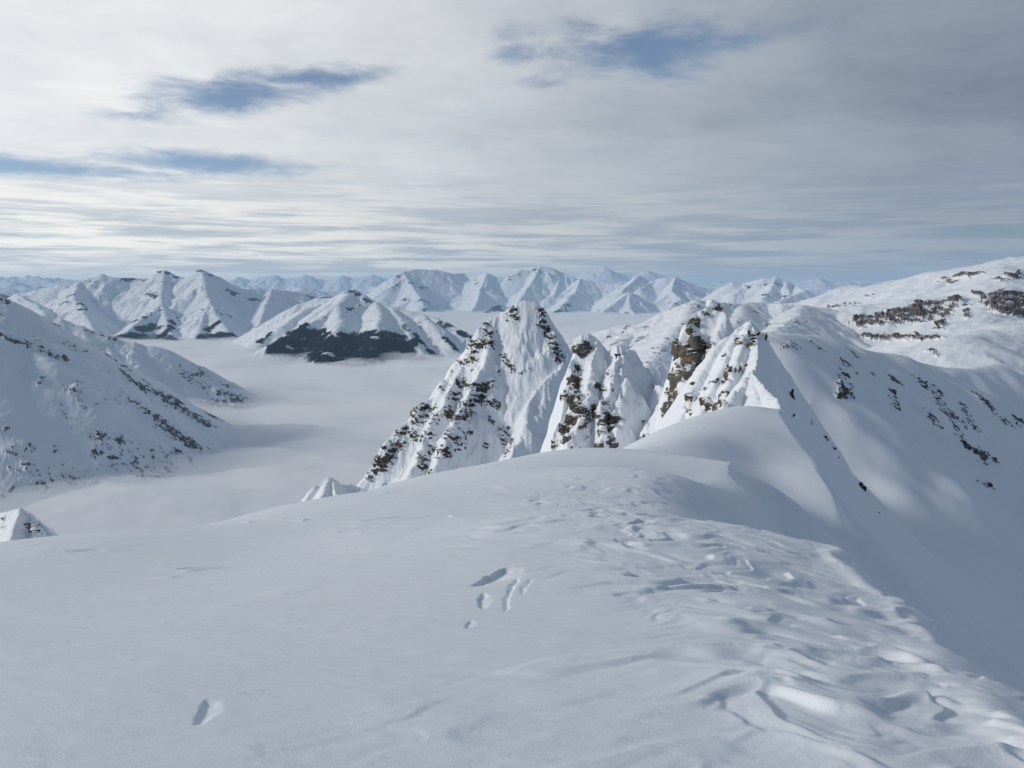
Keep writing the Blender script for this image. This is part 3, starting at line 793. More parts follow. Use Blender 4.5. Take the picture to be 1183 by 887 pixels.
# ------------------------------------------------------------------ 8. ranges beyond the fog
def far_mountain(name, label, pxr, nc, Yr, nr, ridges, sl, spacing, length, seed, pats=(), fo=(), zcut=FOG - 120, r=30, amp=1.0, mat=None, lev=2, size=90, rockamp=25, warp=1.0, power=1.0, thr=0.5, fine=0.9, base=None, rid=0.011, strata=1.5, crag=0):
    rng = random.Random(seed)
    X, Y = pgrid(pxr[0], pxr[1], nc, Yr[0], Yr[1], nr, power)
    main = [[at(*p) for p in rd] for rd in ridges]
    allr = list(main)
    for m in main: allr += ribs(m, spacing, length, sl, rng, 0.9, lev)
    L = length
    wx = 0.10 * L * fbm(X / (0.6 * L), Y / (0.6 * L), 4, seed + 1) * warp; wy = 0.10 * L * fbm(X / (0.6 * L), Y / (0.6 * L), 4, seed + 2) * warp
    Z = field(X + 0.25 * wx, Y + 0.25 * wy, main, sl, r)
    Z = np.maximum(Z, field(X + wx, Y + wy, allr, sl, r * 0.6) - 0.012 * L)
    Z += amp * 0.016 * L * fbm(X / (0.25 * L), Y / (0.25 * L), 6, seed + 3, 0.55) + amp * rid * L * ridged((X + wx) / (0.22 * L), (Y + wy) / (0.34 * L), 5, seed + 4, 0.55)
    if crag: Z += crag * ridged(X / 380, Y / 380, 4, seed + 9, 0.5)
    if base is not None: Z = np.maximum(Z, base(X, Y))
    pf = patch_field(X, Y, Z, pats)
    X, Y, Z, rk = rockify(X, Y, Z, pf, size, rockamp, seed + 5, thr=thr, fine=fine, strata=strata)
    f = patch_field(X, Y, Z, fo) if fo else Z * 0
    o = grid_mesh(name, X, Y, Z, mat or M_far, {"rk": rk, "fo": f}, zcut=zcut)
    tag(o, label, "mountain", "structure")
    return o, X, Y, Z, f

# twin pyramids (left)
_, OX, OY, OZ, OF = far_mountain("twin_peaks", "pair of rounded white pyramids side by side on the left skyline beyond the fog", (-30, 360), 620, (9800, 18500), 560,
    [[(20, 340, 14500), (71, 329, 14500), (92, 325, 14600), (117, 317, 14800), (128, 321, 14800), (150, 322, 15000), (176, 321, 15000), (190, 312, 15000), (204, 320, 14900), (216, 320, 14900), (233, 312, 14800), (250, 320, 14800), (268, 333, 14900), (290, 335, 15200), (314, 334, 15500), (345, 338, 15800)],
     [(190, 312, 15000), (186, 352, 13400), (160, 372, 12300), (137, 390, 11400)], [(186, 352, 13400), (196, 378, 12200), (204, 400, 11000)],
     [(233, 312, 14800), (243, 350, 13300), (255, 372, 12200), (268, 392, 11400)], [(243, 350, 13300), (232, 378, 12000), (222, 398, 11000)],
     [(92, 325, 14600), (85, 345, 13500), (98, 362, 12600), (110, 385, 11600)], [(314, 334, 15500), (306, 355, 14000), (300, 372, 13000), (292, 386, 12200)],
     [(20, 340, 14500), (40, 352, 13300), (60, 372, 12200)]],
    0.62, 900, 1500, 301,
    pats=[(185, 312, 204, 318, 3, .9), (228, 311, 245, 318, 2.5, .9), (140, 322, 170, 322, 2, .7), (170, 338, 182, 342, 4, .8), (150, 370, 185, 355, 5, .6), (85, 345, 100, 355, 5, .8), (70, 350, 80, 340, 4, .6), (262, 335, 300, 345, 6, .5), (240, 355, 262, 362, 5, .6), (195, 355, 205, 375, 7, .5)],
    fo=[(137, 388, 200, 392, 9, 1.0), (160, 380, 185, 375, 5, .9), (205, 395, 12, .9), (225, 392, 262, 388, 8, 1.1), (240, 380, 250, 372, 5, .9), (190, 385, 200, 372, 5, .8), (268, 388, 5, .8)])
print("O", time.time() - T0)
# wooded mountain standing in the fog
_, WX, WY, WZ, WF = far_mountain("wooded_mountain", "snowy mountain with a dark forest belt standing in the fog sea, centre left", (225, 600), 760, (6900, 13200), 640,
    [[(300, 392, 10600), (325, 372, 10700), (345, 352, 10900), (365, 345, 11000), (385, 345, 10900), (407, 334, 10500), (420, 341, 10400), (434, 349, 10300), (452, 354, 10200), (470, 358, 10100), (487, 362, 10000), (503, 368, 9800), (517, 374, 9600), (532, 382, 9400), (548, 392, 9200)],
     [(407, 334, 10500), (390, 352, 9900), (372, 366, 9400), (350, 378, 8900), (318, 398, 8300)], [(385, 346, 10900), (352, 358, 10300), (325, 378, 9600), (300, 394, 9300)],
     [(434, 349, 10300), (440, 362, 9500), (437, 375, 8800), (432, 400, 8100), (428, 425, 7600)], [(452, 354, 10200), (468, 376, 9200), (480, 395, 8600), (490, 420, 8000)],
     [(487, 362, 10000), (505, 382, 9200), (520, 402, 8600)], [(390, 352, 9900), (395, 372, 9000), (385, 395, 8200), (375, 415, 7700)]],
    0.60, 700, 950, 331, r=40,
    pats=[(400, 335, 415, 338, 3, 1.0), (412, 342, 425, 346, 3, .7), (395, 360, 415, 352, 3, .6), (510, 372, 520, 378, 6, .8), (520, 380, 540, 386, 3, .9), (455, 366, 470, 380, 3, .6)],
    fo=[(320, 396, 345, 388, 9, 1.1), (318, 404, 350, 408, 9, 1.2), (350, 408, 400, 420, 9, 1.2), (400, 424, 470, 424, 8, 1.1), (345, 385, 365, 385, 10, 1.2), (340, 395, 380, 400, 10, 1.2), (365, 392, 470, 398, 14, 1.3), (400, 408, 470, 412, 12, 1.3), (440, 385, 462, 388, 8, 1.0), (300, 392, 310, 385, 5, .9), (480, 385, 505, 412, 4, .9), (515, 388, 528, 402, 3, .9),
        (390, 388, 430, 385, 7, .9), (465, 400, 482, 414, 9, 1.1), (532, 384, 545, 390, 3, .8), (355, 372, 345, 380, 3, .9)])
print("P", time.time() - T0)
far_mountain("broad_massif", "broad flat-topped white massif on the skyline above the small dark wooded knoll", (425, 690), 460, (24500, 36000), 460,
    [[(434, 345, 29000), (449, 338, 29500), (457, 326, 29800), (466, 314, 30000), (483, 311, 30500), (504, 312, 30800), (523, 317, 31000), (535, 316, 32000), (545, 320, 31500), (562, 316, 30500), (575, 321, 30500), (588, 319, 30500), (600, 312, 30500), (613, 313, 30500), (624, 308, 30500), (636, 309, 30500), (650, 315, 30500), (664, 321, 30200), (680, 332, 29800)],
     [(466, 314, 30000), (478, 335, 28500), (490, 352, 27000)], [(449, 338, 29500), (455, 352, 28000)], [(562, 316, 30500), (556, 330, 29200), (552, 345, 27800), (548, 358, 26600)],
     [(624, 308, 30500), (612, 330, 29000), (600, 348, 27500)], [(650, 315, 30500), (640, 340, 28500)], [(583, 352, 26800), (570, 354, 26500), (560, 361, 26000)], [(583, 352, 26800), (594, 358, 26500), (600, 366, 26000)]],
    0.66, 1700, 2400, 361, r=25,
    pats=[(463, 317, 455, 332, 4, .7), (475, 325, 492, 332, 4, .7), (452, 345, 470, 345, 4, .5), (488, 345, 505, 355, 4, .7), (548, 322, 552, 330, 3, .7), (588, 318, 600, 315, 3, .8), (618, 310, 635, 318, 4, .8), (580, 325, 590, 322, 3, .6)],
    fo=[(555, 360, 575, 354, 6, 1.1), (580, 358, 592, 360, 5, 1.0), (490, 357, 500, 352, 3, .9)], size=150, rockamp=40)
far_mountain("sunlit_range", "sharp white crests beyond the fog, just left of the knobbed tower", (630, 880), 460, (20500, 36000), 480,
    [[(655, 330, 30000), (671, 322, 29500), (690, 327, 29500), (700, 326, 29500), (722, 330, 29000), (738, 318, 29000), (748, 326, 29000), (757, 324, 28500), (768, 321, 28000), (780, 320, 28000), (800, 329, 28000), (822, 334, 28000), (850, 336, 28000), (880, 340, 28000)],
     [(671, 322, 29500), (664, 338, 28000), (652, 350, 26500), (640, 362, 25300)], [(726, 337, 26000), (735, 341, 26000), (750, 352, 25800)], [(726, 337, 26000), (712, 350, 25000), (698, 360, 24200)], [(726, 337, 26000), (727, 352, 24800), (735, 366, 23600)],
     [(780, 320, 28000), (776, 336, 26500), (788, 345, 25500), (775, 356, 24500), (765, 364, 23800)], [(738, 318, 29000), (728, 328, 27800), (718, 337, 26800)], [(757, 324, 28500), (740, 334, 27000)]],
    0.64, 1500, 2000, 391, r=20,
    pats=[(650, 352, 660, 348, 4, .6), (720, 360, 740, 362, 4, .6), (770, 345, 780, 350, 4, .5)],
    fo=[(636, 358, 655, 357, 6, 1.2), (672, 362, 730, 367, 5, .6), (648, 348, 656, 350, 3, .9)], size=150, rockamp=40)
far_mountain("bright_dome", "rough rounded mountain on the skyline right of the knobbed tower", (770, 1030), 420, (15500, 26000), 380,
    [[(838, 334, 21000), (846, 326, 21000), (856, 327, 21000), (868, 325, 20800), (882, 322, 20600), (897, 320, 20600), (908, 325, 20400), (920, 331, 20200), (935, 340, 20000), (960, 348, 20000)],
     [(897, 320, 20600), (890, 335, 19500), (880, 345, 18500)], [(908, 325, 20400), (912, 340, 19000), (905, 350, 18000)], [(920, 331, 20200), (930, 336, 18500), (900, 348, 17500)]],
    0.6, 900, 1400, 421, r=30, pats=[(850, 328, 900, 326, 4, .4), (880, 340, 910, 340, 4, .4)], size=160, rockamp=60, zcut=-900)
far_mountain("hazy_range", "faint jagged blue peaks filling the gaps of the skyline behind the white ranges", (-60, 1060), 900, (47000, 64000), 260,
    [[(-40, 328, 56000), (-15, 324, 56000), (14, 320, 56000), (30, 326, 56000), (50, 324, 56000), (75, 327, 56000)],
     [(250, 330, 56000), (275, 320, 56000), (290, 324, 56000), (300, 321, 56000), (318, 318, 56000), (328, 322, 56000), (340, 321, 56000), (352, 317, 56000), (365, 322, 56000), (378, 324, 56000), (395, 318, 56000), (405, 321, 56000), (418, 320, 56000), (430, 318, 56000), (445, 322, 56000), (462, 327, 56000)],
     [(650, 327, 52000), (668, 319, 52000), (682, 313, 52000), (698, 308, 52000), (712, 315, 52000), (732, 318, 52000), (747, 312, 52000), (760, 317, 52000), (790, 326, 52000)],
     [(900, 334, 52000), (922, 326, 52000), (945, 321, 52000), (958, 326, 52000), (980, 325, 52000), (1000, 329, 52000), (1030, 334, 52000)]],
    0.55, 1500, 2200, 661, r=30, amp=1.6, size=300, rockamp=60, zcut=-900, lev=1)
print("QR", time.time() - T0)

# ------------------------------------------------------------------ 9. slopes behind the spires, right bowl and massif
def mid_base(X, Y):
    return (-330 + 0.02 * (X - 300)).astype(F32)
far_mountain("middle_ridge", "pale snow slopes with faint gullies behind the tower and the craggy spire", (625, 1010), 560, (1750, 4300), 420,
    [[(650, 395, 3300), (691, 384, 3300), (715, 377, 3200), (740, 376, 3150), (757, 371, 3150), (772, 361, 3150), (786, 354, 3100), (802, 348, 3100), (820, 350, 3200), (850, 352, 3300), (885, 350, 3400), (905, 353, 3300), (930, 352, 3300), (960, 358, 3300), (1000, 372, 3200)],
     [(802, 348, 3100), (790, 375, 2750), (765, 400, 2500), (745, 430, 2250)], [(740, 376, 3150), (715, 400, 2800), (700, 430, 2500)], [(860, 352, 3300), (850, 375, 2800), (830, 400, 2500)], [(930, 352, 3300), (915, 370, 2800), (890, 385, 2400)]],
    0.5, 260, 420, 451, r=20, mat=M_left, size=20, rockamp=6, zcut=-1000, rid=0.012,
    pats=[(717, 382, 724, 376, 4, 1.0), (700, 388, 715, 384, 3, .6), (735, 378, 760, 374, 3, .6), (805, 350, 812, 346, 6, .9), (835, 352, 845, 350, 5, .7), (760, 400, 775, 385, 7, .4), (740, 420, 760, 405, 8, .45), (850, 365, 852, 372, 4, .5), (885, 372, 930, 368, 6, .4), (900, 347, 915, 349, 3, .8)])
far_mountain("right_massif", "long snowy massif rising to the right edge with grey cliff bands and a reddish crag", (900, 1330), 640, (1500, 7600), 620,
    [[(900, 352, 7000), (952, 347, 6800), (967, 339, 6600), (986, 331, 6400), (1004, 334, 6200), (1032, 327, 5800), (1052, 324, 5300), (1065, 320, 5000), (1087, 316, 4700), (1110, 313, 4500), (1127, 308, 4300), (1145, 306, 4200), (1158, 303, 4100), (1183, 299, 4000), (1260, 292, 4000), (1330, 300, 4000)],
     [(952, 347, 6800), (960, 368, 5200), (975, 385, 4200)], [(1087, 316, 4700), (1092, 345, 3700), (1087, 372, 3100)], [(1158, 303, 4100), (1160, 340, 3200), (1130, 372, 2600)],
     [(960, 372, 3400), (1000, 356, 3300), (1050, 350, 3250), (1100, 345, 3200), (1107, 350, 3150)], [(1183, 372, 2500), (1160, 390, 2200), (1100, 398, 1900)]],
    0.42, 700, 600, 481, r=80, mat=M_cliff, lev=1, size=24, rockamp=20, zcut=-1000, warp=0.5, amp=0.7, thr=0.42, rid=0.004, crag=20, strata=3.5, fine=0.75,
    pats=[(995, 372, 1095, 356, 9, .80), (1020, 362, 1060, 356, 7, .9), (1148, 345, 1200, 348, 9, 1.2), (990, 367, 1040, 360, 5, .95), (1005, 372, 1080, 368, 5, .75), (1040, 358, 1080, 350, 5, .9), (1060, 350, 1105, 346, 4, 1.1), (1100, 352, 1084, 378, 4, 1.0), (972, 386, 1030, 389, 4, 1.1), (1030, 388, 1085, 388, 5, 1.1), (1118, 350, 1116, 362, 3, 1.1),
          (1150, 340, 1183, 338, 5, 1.2), (1146, 352, 1183, 350, 7, 1.2), (1155, 358, 1183, 362, 7, 1.2), (1200, 350, 15, 1.0), (1088, 320, 1100, 325, 4, .8), (1108, 316, 1130, 315, 5, .85), (1155, 320, 1183, 314, 5, .8), (1125, 336, 1137, 339, 3, .8), (955, 352, 990, 348, 4, .5), (1000, 340, 1010, 338, 3, .5), (1076, 405, 1085, 410, 3, .8)])
# shaded bowl
rng = random.Random(77)
X, Y = pgrid(850, 1420, 760, 330, 1800, 600, 1.2)
crest = [at(*p) for p in ((860, 376, 540), (880, 373, 600), (900, 371, 665), (925, 376, 780), (937, 380, 835), (952, 384, 890), (967, 389, 935), (992, 396, 990), (1035, 403, 1080), (1062, 409, 1130), (1090, 417, 1180), (1115, 419, 1230), (1142, 414, 1300), (1165, 423, 1340), (1183, 428, 1390), (1300, 440, 1500), (1420, 450, 1600))]
cr2 = [[at(*p) for p in ((1142, 414, 1300), (1130, 450, 1130), (1140, 480, 1060))],
       [at(*p) for p in ((1030, 403, 1080), (1045, 440, 950), (1080, 480, 860))],
       [at(*p) for p in ((967, 389, 940), (978, 430, 850), (985, 470, 760))]]
floor_ = tps([at(*p) for p in ((1183, 735, 480), (1060, 640, 440), (1183, 600, 1000), (1000, 560, 500), (1080, 560, 800), (960, 480, 520), (1100, 640, 560), (1300, 700, 640), (1300, 560, 1250), (1183, 660, 700), (930, 600, 330), (1400, 500, 1500), (1050, 500, 900))])
Zf_ = floor_(X, Y) - 500 * sstep(800, 1500, Y - 0.4 * X)
Zf_ = np.minimum(Zf_, -62 - 0.05 * np.maximum(450 - X, 0))
Z = field(X + 18 * fbm(X / 120, Y / 120, 3, 501), Y + 18 * fbm(X / 120, Y / 120, 3, 502), [crest] + cr2, 0.72, 25)
kk = 26.0
h_ = np.clip(0.5 + 0.5 * (Z - Zf_) / kk, 0, 1)
Z = Z * h_ + Zf_ * (1 - h_) + kk * h_ * (1 - h_) - 9
Z = Z + 1.2 * fbm(X / 90, Y / 90, 3, 503) + 0.3 * ridged(X / 40, Y / 80, 3, 504) * sstep(-300, -120, Z)
pats = [(975, 415, 985, 425, 9, .6), (978, 430, 975, 455, 9, .6), (985, 405, 8, .6), (968, 455, 6, .5), (940, 395, 950, 400, 6, .4), (1028, 430, 1040, 440, 7, .6), (1032, 450, 1035, 470, 6, .6), (1065, 440, 1080, 450, 9, .6), (1080, 450, 1092, 470, 9, .65),
        (1090, 470, 1110, 485, 9, .65), (1070, 475, 1085, 490, 7, .5), (1105, 490, 1115, 510, 8, .65), (1120, 515, 1135, 530, 8, .65), (1135, 520, 1150, 530, 6, .55), (1115, 465, 1125, 490, 8, .6), (1135, 455, 1145, 470, 8, .7), (1160, 485, 1183, 488, 6, .6), (1010, 430, 5, .4), (1130, 555, 1145, 560, 4, .5), (885, 380, 905, 378, 6, .6), (905, 400, 920, 395, 7, .5), (1170, 480, 6, .5)]
pf = patch_field(X, Y, Z, pats)
X, Y, Z, rk = rockify(X, Y, Z, pf, 4, 1.6, 511, thr=0.40, fine=1.1, strata=1.2)
o = grid_mesh("shaded_bowl", X, Y, Z, M_mid, {"rk": rk}, zcut=-900)
tag(o, "wide shaded snow bowl on the right with scattered patches of dark rock on its headwall", "mountain", "structure")
print("right", time.time() - T0)

# ------------------------------------------------------------------ 10. base terrain and the farthest ranges
az = np.linspace(math.radians(-46), math.radians(46), 900)
rr = np.exp(np.linspace(math.log(30000), math.log(90000), 420))
Rg, Ag = np.meshgrid(rr, az, indexing='ij')
X = (Rg * np.sin(Ag)).astype(F32); Y = (Rg * np.cos(Ag)).astype(F32)
wx = 1500 * fbm(X / 9000, Y / 9000, 3, 601)
Z = -900 + 1700 * (0.5 + 0.5 * ridged((X + wx) / 6500, Y / 6500, 6, 602, 0.52)) ** 1.5 * (0.62 + 0.4 * fbm(X / 26000, Y / 26000, 2, 603))
Z = Z - (Rg / 1000) ** 2 * 0.055 + 900 * sstep(38000, 62000, Rg)
PX_, _ = proj(X, Y, Z)
Z = Z.astype(F32)
o = grid_mesh("distant_mountains", X, Y, Z, M_far, {"rk": Z * 0, "fo": Z * 0})
tag(o, "jagged pale blue ranges along the far horizon", "mountain range", "structure")
# base sheet under everything
g = np.concatenate([-np.geomspace(95000, 2000, 40), np.linspace(-1800, 1800, 10), np.geomspace(2000, 95000, 40)])
Xb, Yb = np.meshgrid(g, g, indexing='xy')
Zb = -950 + 40 * fbm(Xb / 9000, Yb / 9000, 3, 611)
o = grid_mesh("terrain", Xb, Yb, Zb, M_snow)
tag(o, "snow-covered valley floor under the fog", "ground", "structure")

# ------------------------------------------------------------------ forest of small conifers on the wooded mountains
def forest(name, label, X, Y, Z, F, n, seed, h=26.0):
    rng = np.random.default_rng(seed)
    keep = np.argwhere((F > 0.22) & (Z > FOG - 60))
    dens = np.clip(F[keep[:, 0], keep[:, 1]] * 1.0 + 1.0 * fbm(X[keep[:, 0], keep[:, 1]] / 170, Y[keep[:, 0], keep[:, 1]] / 160, 4, seed) + 0.6 * fbm(X[keep[:, 0], keep[:, 1]] / 60, Y[keep[:, 0], keep[:, 1]] / 60, 3, seed + 1) - 0.38, 0, 1) ** 1.2
    # even out grid density: weight by cell area (grows with depth)
    wgt = dens * Y[keep[:, 0], keep[:, 1]]
    wgt /= wgt.sum()
    ch = rng.choice(len(keep), size=n, p=wgt)
    base = np.stack([X[keep[ch, 0], keep[ch, 1]], Y[keep[ch, 0], keep[ch, 1]], Z[keep[ch, 0], keep[ch, 1]]], -1)
    base[:, :2] += rng.normal(0, 7, (n, 2))
    hh = h * rng.uniform(0.55, 1.15, n); r = hh * rng.uniform(0.20, 0.28, n)
    ang = rng.uniform(0, 6.28, n)
    V = np.zeros((n, 5, 3), F32)
    for k in range(4):
        V[:, k, 0] = base[:, 0] + r * np.cos(ang + k * math.pi / 2)
        V[:, k, 1] = base[:, 1] + r * np.sin(ang + k * math.pi / 2)
        V[:, k, 2] = base[:, 2] - 6
    V[:, 4] = base; V[:, 4, 2] += hh
    tri = np.array([[0, 1, 4], [1, 2, 4], [2, 3, 4], [3, 0, 4]])
    T = (np.arange(n)[:, None, None] * 5 + tri[None]).reshape(-1, 3)
    me = bpy.data.meshes.new(name)
    me.vertices.add(n * 5); me.vertices.foreach_set("co", V.ravel())
    me.loops.add(T.size); me.loops.foreach_set("vertex_index", T.ravel().astype(np.int32))
    me.polygons.add(len(T)); me.polygons.foreach_set("loop_start", np.arange(0, T.size, 3, dtype=np.int32)); me.polygons.foreach_set("loop_total", np.full(len(T), 3, np.int32))
    me.update(); me.validate(); me.materials.append(M_tree)
    o = bpy.data.objects.new(name, me); COL.objects.link(o)
    tag(o, label, "forest", "stuff")

M_tree, nt = mat_new("snow_dusted_conifers"); b = NB(nt)
geo = b.n('ShaderNodeNewGeometry')
bs = b.n('ShaderNodeBsdfPrincipled'); bs.inputs['Roughness'].default_value = 0.9; bs.inputs['Specular IOR Level'].default_value = 0.1
b.L(b.mix(b.ramp(b.noise(geo.outputs['Position'], 1 / 40.0, 3, 0.7), 0.4, 0.75), rgb(0.014, 0.022, 0.028), rgb(0.05, 0.06, 0.07)), bs.inputs['Base Color'])
o_ = b.n('ShaderNodeOutputMaterial'); b.L(bs.outputs[0], o_.inputs['Surface'])
forest("forest", "dark conifer belt on the lower slopes of the mountain standing in the fog", WX, WY, WZ, WF, 34000, 5)
forest("forest", "dark conifers on the lower spurs below the twin pyramids", OX, OY, OZ, OF, 12000, 6, 30)

# ------------------------------------------------------------------ separate rocks on the shaded flank and elsewhere
def hull_rock(center, size, seed, stretch=(1, 0.8, 1.1), n=5):
    rng = random.Random(seed)
    import bmesh
    bm = bmesh.new()
    for k in range(n):
        b2 = bmesh.new()
        off = [rng.uniform(-0.45, 0.45) * size * s for s in stretch] if k else [0, 0, 0]
        sc = size * (0.62 if k == 0 else rng.uniform(0.22, 0.5))
        for i in range(13):
            while True:
                p = [rng.uniform(-1, 1) for _ in range(3)]
                if 0.55 < sum(q * q for q in p) < 1.3: break
            b2.verts.new([off[j] + p[j] * sc * stretch[j] * 0.7 for j in range(3)])
        r = bmesh.ops.convex_hull(b2, input=b2.verts)
        for v in [v for v in b2.verts if not v.link_faces]: b2.verts.remove(v)
        bmesh.ops.bevel(b2, geom=list(b2.edges), offset=sc * 0.05, segments=1, affect='EDGES')
        me = bpy.data.meshes.new("t"); b2.to_mesh(me); b2.free(); bm.from_mesh(me); bpy.data.meshes.remove(me)
    me = bpy.data.meshes.new("rock_outcrop"); bm.to_mesh(me); bm.free()
    a = me.attributes.new('rk', 'FLOAT', 'POINT'); a.data.foreach_set('value', np.ones(len(me.vertices), F32))
    o = bpy.data.objects.new("rock_outcrop", me); COL.objects.link(o); o.location = [float(c) for c in center]
    return o
M_rock = snow_rock("dark_rock", 0.8, rgb(0.030, 0.028, 0.028), rgb(0.085, 0.075, 0.065), bump=0.8, snowbump=0.01, cap=0.86, snowsize=1.0)
M_brown = snow_rock("brown_rock", 1.2, rgb(0.10, 0.085, 0.065), rgb(0.22, 0.19, 0.145), rgb(0.30, 0.16, 0.07), bump=0.8, snowbump=0.01, cap=0.80, snowsize=1.0)
def surf(px, py):
    c1 = pick(NX, NY, NZ, px, py, 3); c2 = pick(PXX, PYY, PZZ, px, py, 3)
    def err(c):
        a, b_ = proj(c[0], c[1], c[2]); return math.hypot(a - px, b_ - py)
    if err(c1) < 4 and (err(c2) > 4 or c1[1] < c2[1]): return c1
    return c2
lone = [(916, 457, 7, 14, "ragged black rock on the shaded flank just right of the nearest pinnacle's cornice"),
        (919, 480, 3.2, 6, "thin dark rock sliver just below the ragged black rock on the shaded flank"),
        (939, 488, 3, 7, "narrow upright dark rock alone in the shade right of the snow knob"),
        (955, 504, 4.5, 5, "dark rock at the top end of the broken rock line on the shaded flank"),
        (965, 517, 4.5, 5, "dark rock in the middle of the broken rock line on the shaded flank"),
        (971, 527, 2.6, 3, "small dark stone at the bottom end of the broken rock line on the shaded flank"),
        (1000, 564, 8, 14, "largest lone dark rock, jutting from the shaded flank below the broken rock line"),
        (1018, 591, 2.2, 2.4, "tiny dark stone lying lowest on the shaded flank")]
for i, (px, py, w, h, lab) in enumerate(lone):
    c = surf(px, py)
    s = 1.25 * w / FPX * c[1]
    o = hull_rock(c, s, 900 + i, (1.0, 0.7, 0.85 * h / w), 6)
    o.data.materials.append(M_rock)
    o.name = "rock_outcrop"
    tag(o, lab, "rock", "thing")
# rock parts of the tower and the pinnacle: blocks that stand out of the snow
def part_rocks(lst, G, parent, mat, seed, depth=0.5):
    for i, (px, py, w, h) in enumerate(lst):
        c = pick(*G, px, py, 3)
        s = w / FPX * c[1]
        o = hull_rock((c[0], c[1] - 0.15 * s, c[2]), s, seed + i, (1.0, 0.7, h / w), 6)
        o.data.materials.append(mat); o.parent = parent
part_rocks([(828, 351, 8, 4), (830, 356, 7, 5), (816, 362, 5, 6), (800, 372, 10, 3.5), (797, 383, 4, 5)], (TX, TY, TZ), tower, M_brown, 1300)
part_rocks([(868, 387, 7, 5), (868, 397, 6, 4.5), (855, 396, 7, 6), (836, 410, 6, 4), (843, 428, 7, 10), (838, 438, 6, 7), (849, 427, 4, 7), (829, 438, 5, 6), (799, 443, 9, 7)], (PXX, PYY, PZZ), pin, M_brown, 1400)
part_rocks([(674, 402, 7, 6), (684, 402, 4, 5), (660, 458, 8, 8), (664, 474, 8, 9), (705, 487, 9, 6), (697, 465, 6, 4)], (CX, CY, CZ), crag, M_brown, 1500)
print("rocks", time.time() - T0)

# ------------------------------------------------------------------ fog in the valley
def fog_top(X, Y):
    r = np.sqrt(X * X + Y * Y)
    a = fbm(X / 1500 + 0.3 * gn(X / 900, Y / 900, 3), Y / 700, 5, 701, 0.45)
    b_ = ridged(X / 2600, Y / 900, 3, 702)
    c_ = 2.2 * ridged(X / 620 + 0.5 * gn(X / 500, Y / 500, 8), Y / 330, 4, 703, 0.5)
    c_ = c_ + 1.1 * ridged(X / 260 + 0.6 * gn(X / 300, Y / 200, 9), Y / 170, 3, 705, 0.5)
    return FOG + 60 * a + 20 * b_ + 9 * c_ + 12 * sstep(7000, 2500, r)
X, Y = pgrid(-400, 1500, 520, 1400, 34000, 620, 1.8)
Zt = fog_top(X, Y) - 45
fogm, nt = mat_new("dense_fog"); b = NB(nt)
bs = b.n('ShaderNodeBsdfPrincipled'); bs.inputs['Base Color'].default_value = rgb(0.985, 0.985, 0.985); bs.inputs['Roughness'].default_value = 1.0; bs.inputs['Specular IOR Level'].default_value = 0.0
o_ = b.n('ShaderNodeOutputMaterial'); b.L(bs.outputs[0], o_.inputs['Surface'])
o = grid_mesh("fog", X, Y, Zt, fogm)
tag(o, "smooth sea of pale fog filling the valley between the mountains", "fog", "stuff")
# loose upper layer of the fog: a closed body of thin mist lying on it
def slab(name, X, Y, Zlo, Zhi, mat):
    R, C = X.shape
    top = np.stack([X, Y, Zhi], -1).reshape(-1, 3); bot = np.stack([X, Y, Zlo], -1).reshape(-1, 3)
    idx = np.arange(R * C).reshape(R, C); n = R * C
    a, b_, c, d = idx[:-1, :-1], idx[:-1, 1:], idx[1:, 1:], idx[1:, :-1]
    q = [np.stack([a, b_, c, d], -1).reshape(-1, 4), np.stack([d, c, b_, a], -1).reshape(-1, 4) + n]
    def side(i0):
        i0 = np.array(i0); return np.stack([i0[:-1] + n, i0[1:] + n, i0[1:], i0[:-1]], -1)
    q += [side(idx[0, :]), side(idx[:, -1]), side(idx[-1, ::-1]), side(idx[::-1, 0])]
    q = np.concatenate(q); co = np.concatenate([top, bot]).astype(F32)
    me = bpy.data.meshes.new(name)
    me.vertices.add(len(co)); me.vertices.foreach_set("co", co.ravel())
    me.loops.add(q.size); me.loops.foreach_set("vertex_index", q.ravel().astype(np.int32))
    me.polygons.add(len(q)); me.polygons.foreach_set("loop_start", np.arange(0, q.size, 4, dtype=np.int32)); me.polygons.foreach_set("loop_total", np.full(len(q), 4, np.int32))
    me.update(); me.validate(); me.materials.append(mat)
    o = bpy.data.objects.new(name, me); COL.objects.link(o); return o
mist, nt = mat_new("thin_mist"); b = NB(nt)
pv = b.n('ShaderNodeVolumePrincipled'); pv.inputs['Color'].default_value = rgb(0.995, 0.995, 0.995); pv.inputs['Density'].default_value = 0.0036; pv.inputs['Anisotropy'].default_value = -0.1
o_ = b.n('ShaderNodeOutputMaterial'); b.L(pv.outputs[0], o_.inputs['Volume'])
X2, Y2 = pgrid(-400, 1500, 260, 1420, 33000, 300, 1.8)
lo = fog_top(X2, Y2) - 95
hi = fog_top(X2, Y2) + 22 + 55 * fbm(X2 / 620, Y2 / 420, 5, 711)
o = slab("mist", X2, Y2, lo, hi, mist)
tag(o, "thin wisps lying on top of the valley fog and lapping at the mountain feet", "mist", "stuff")

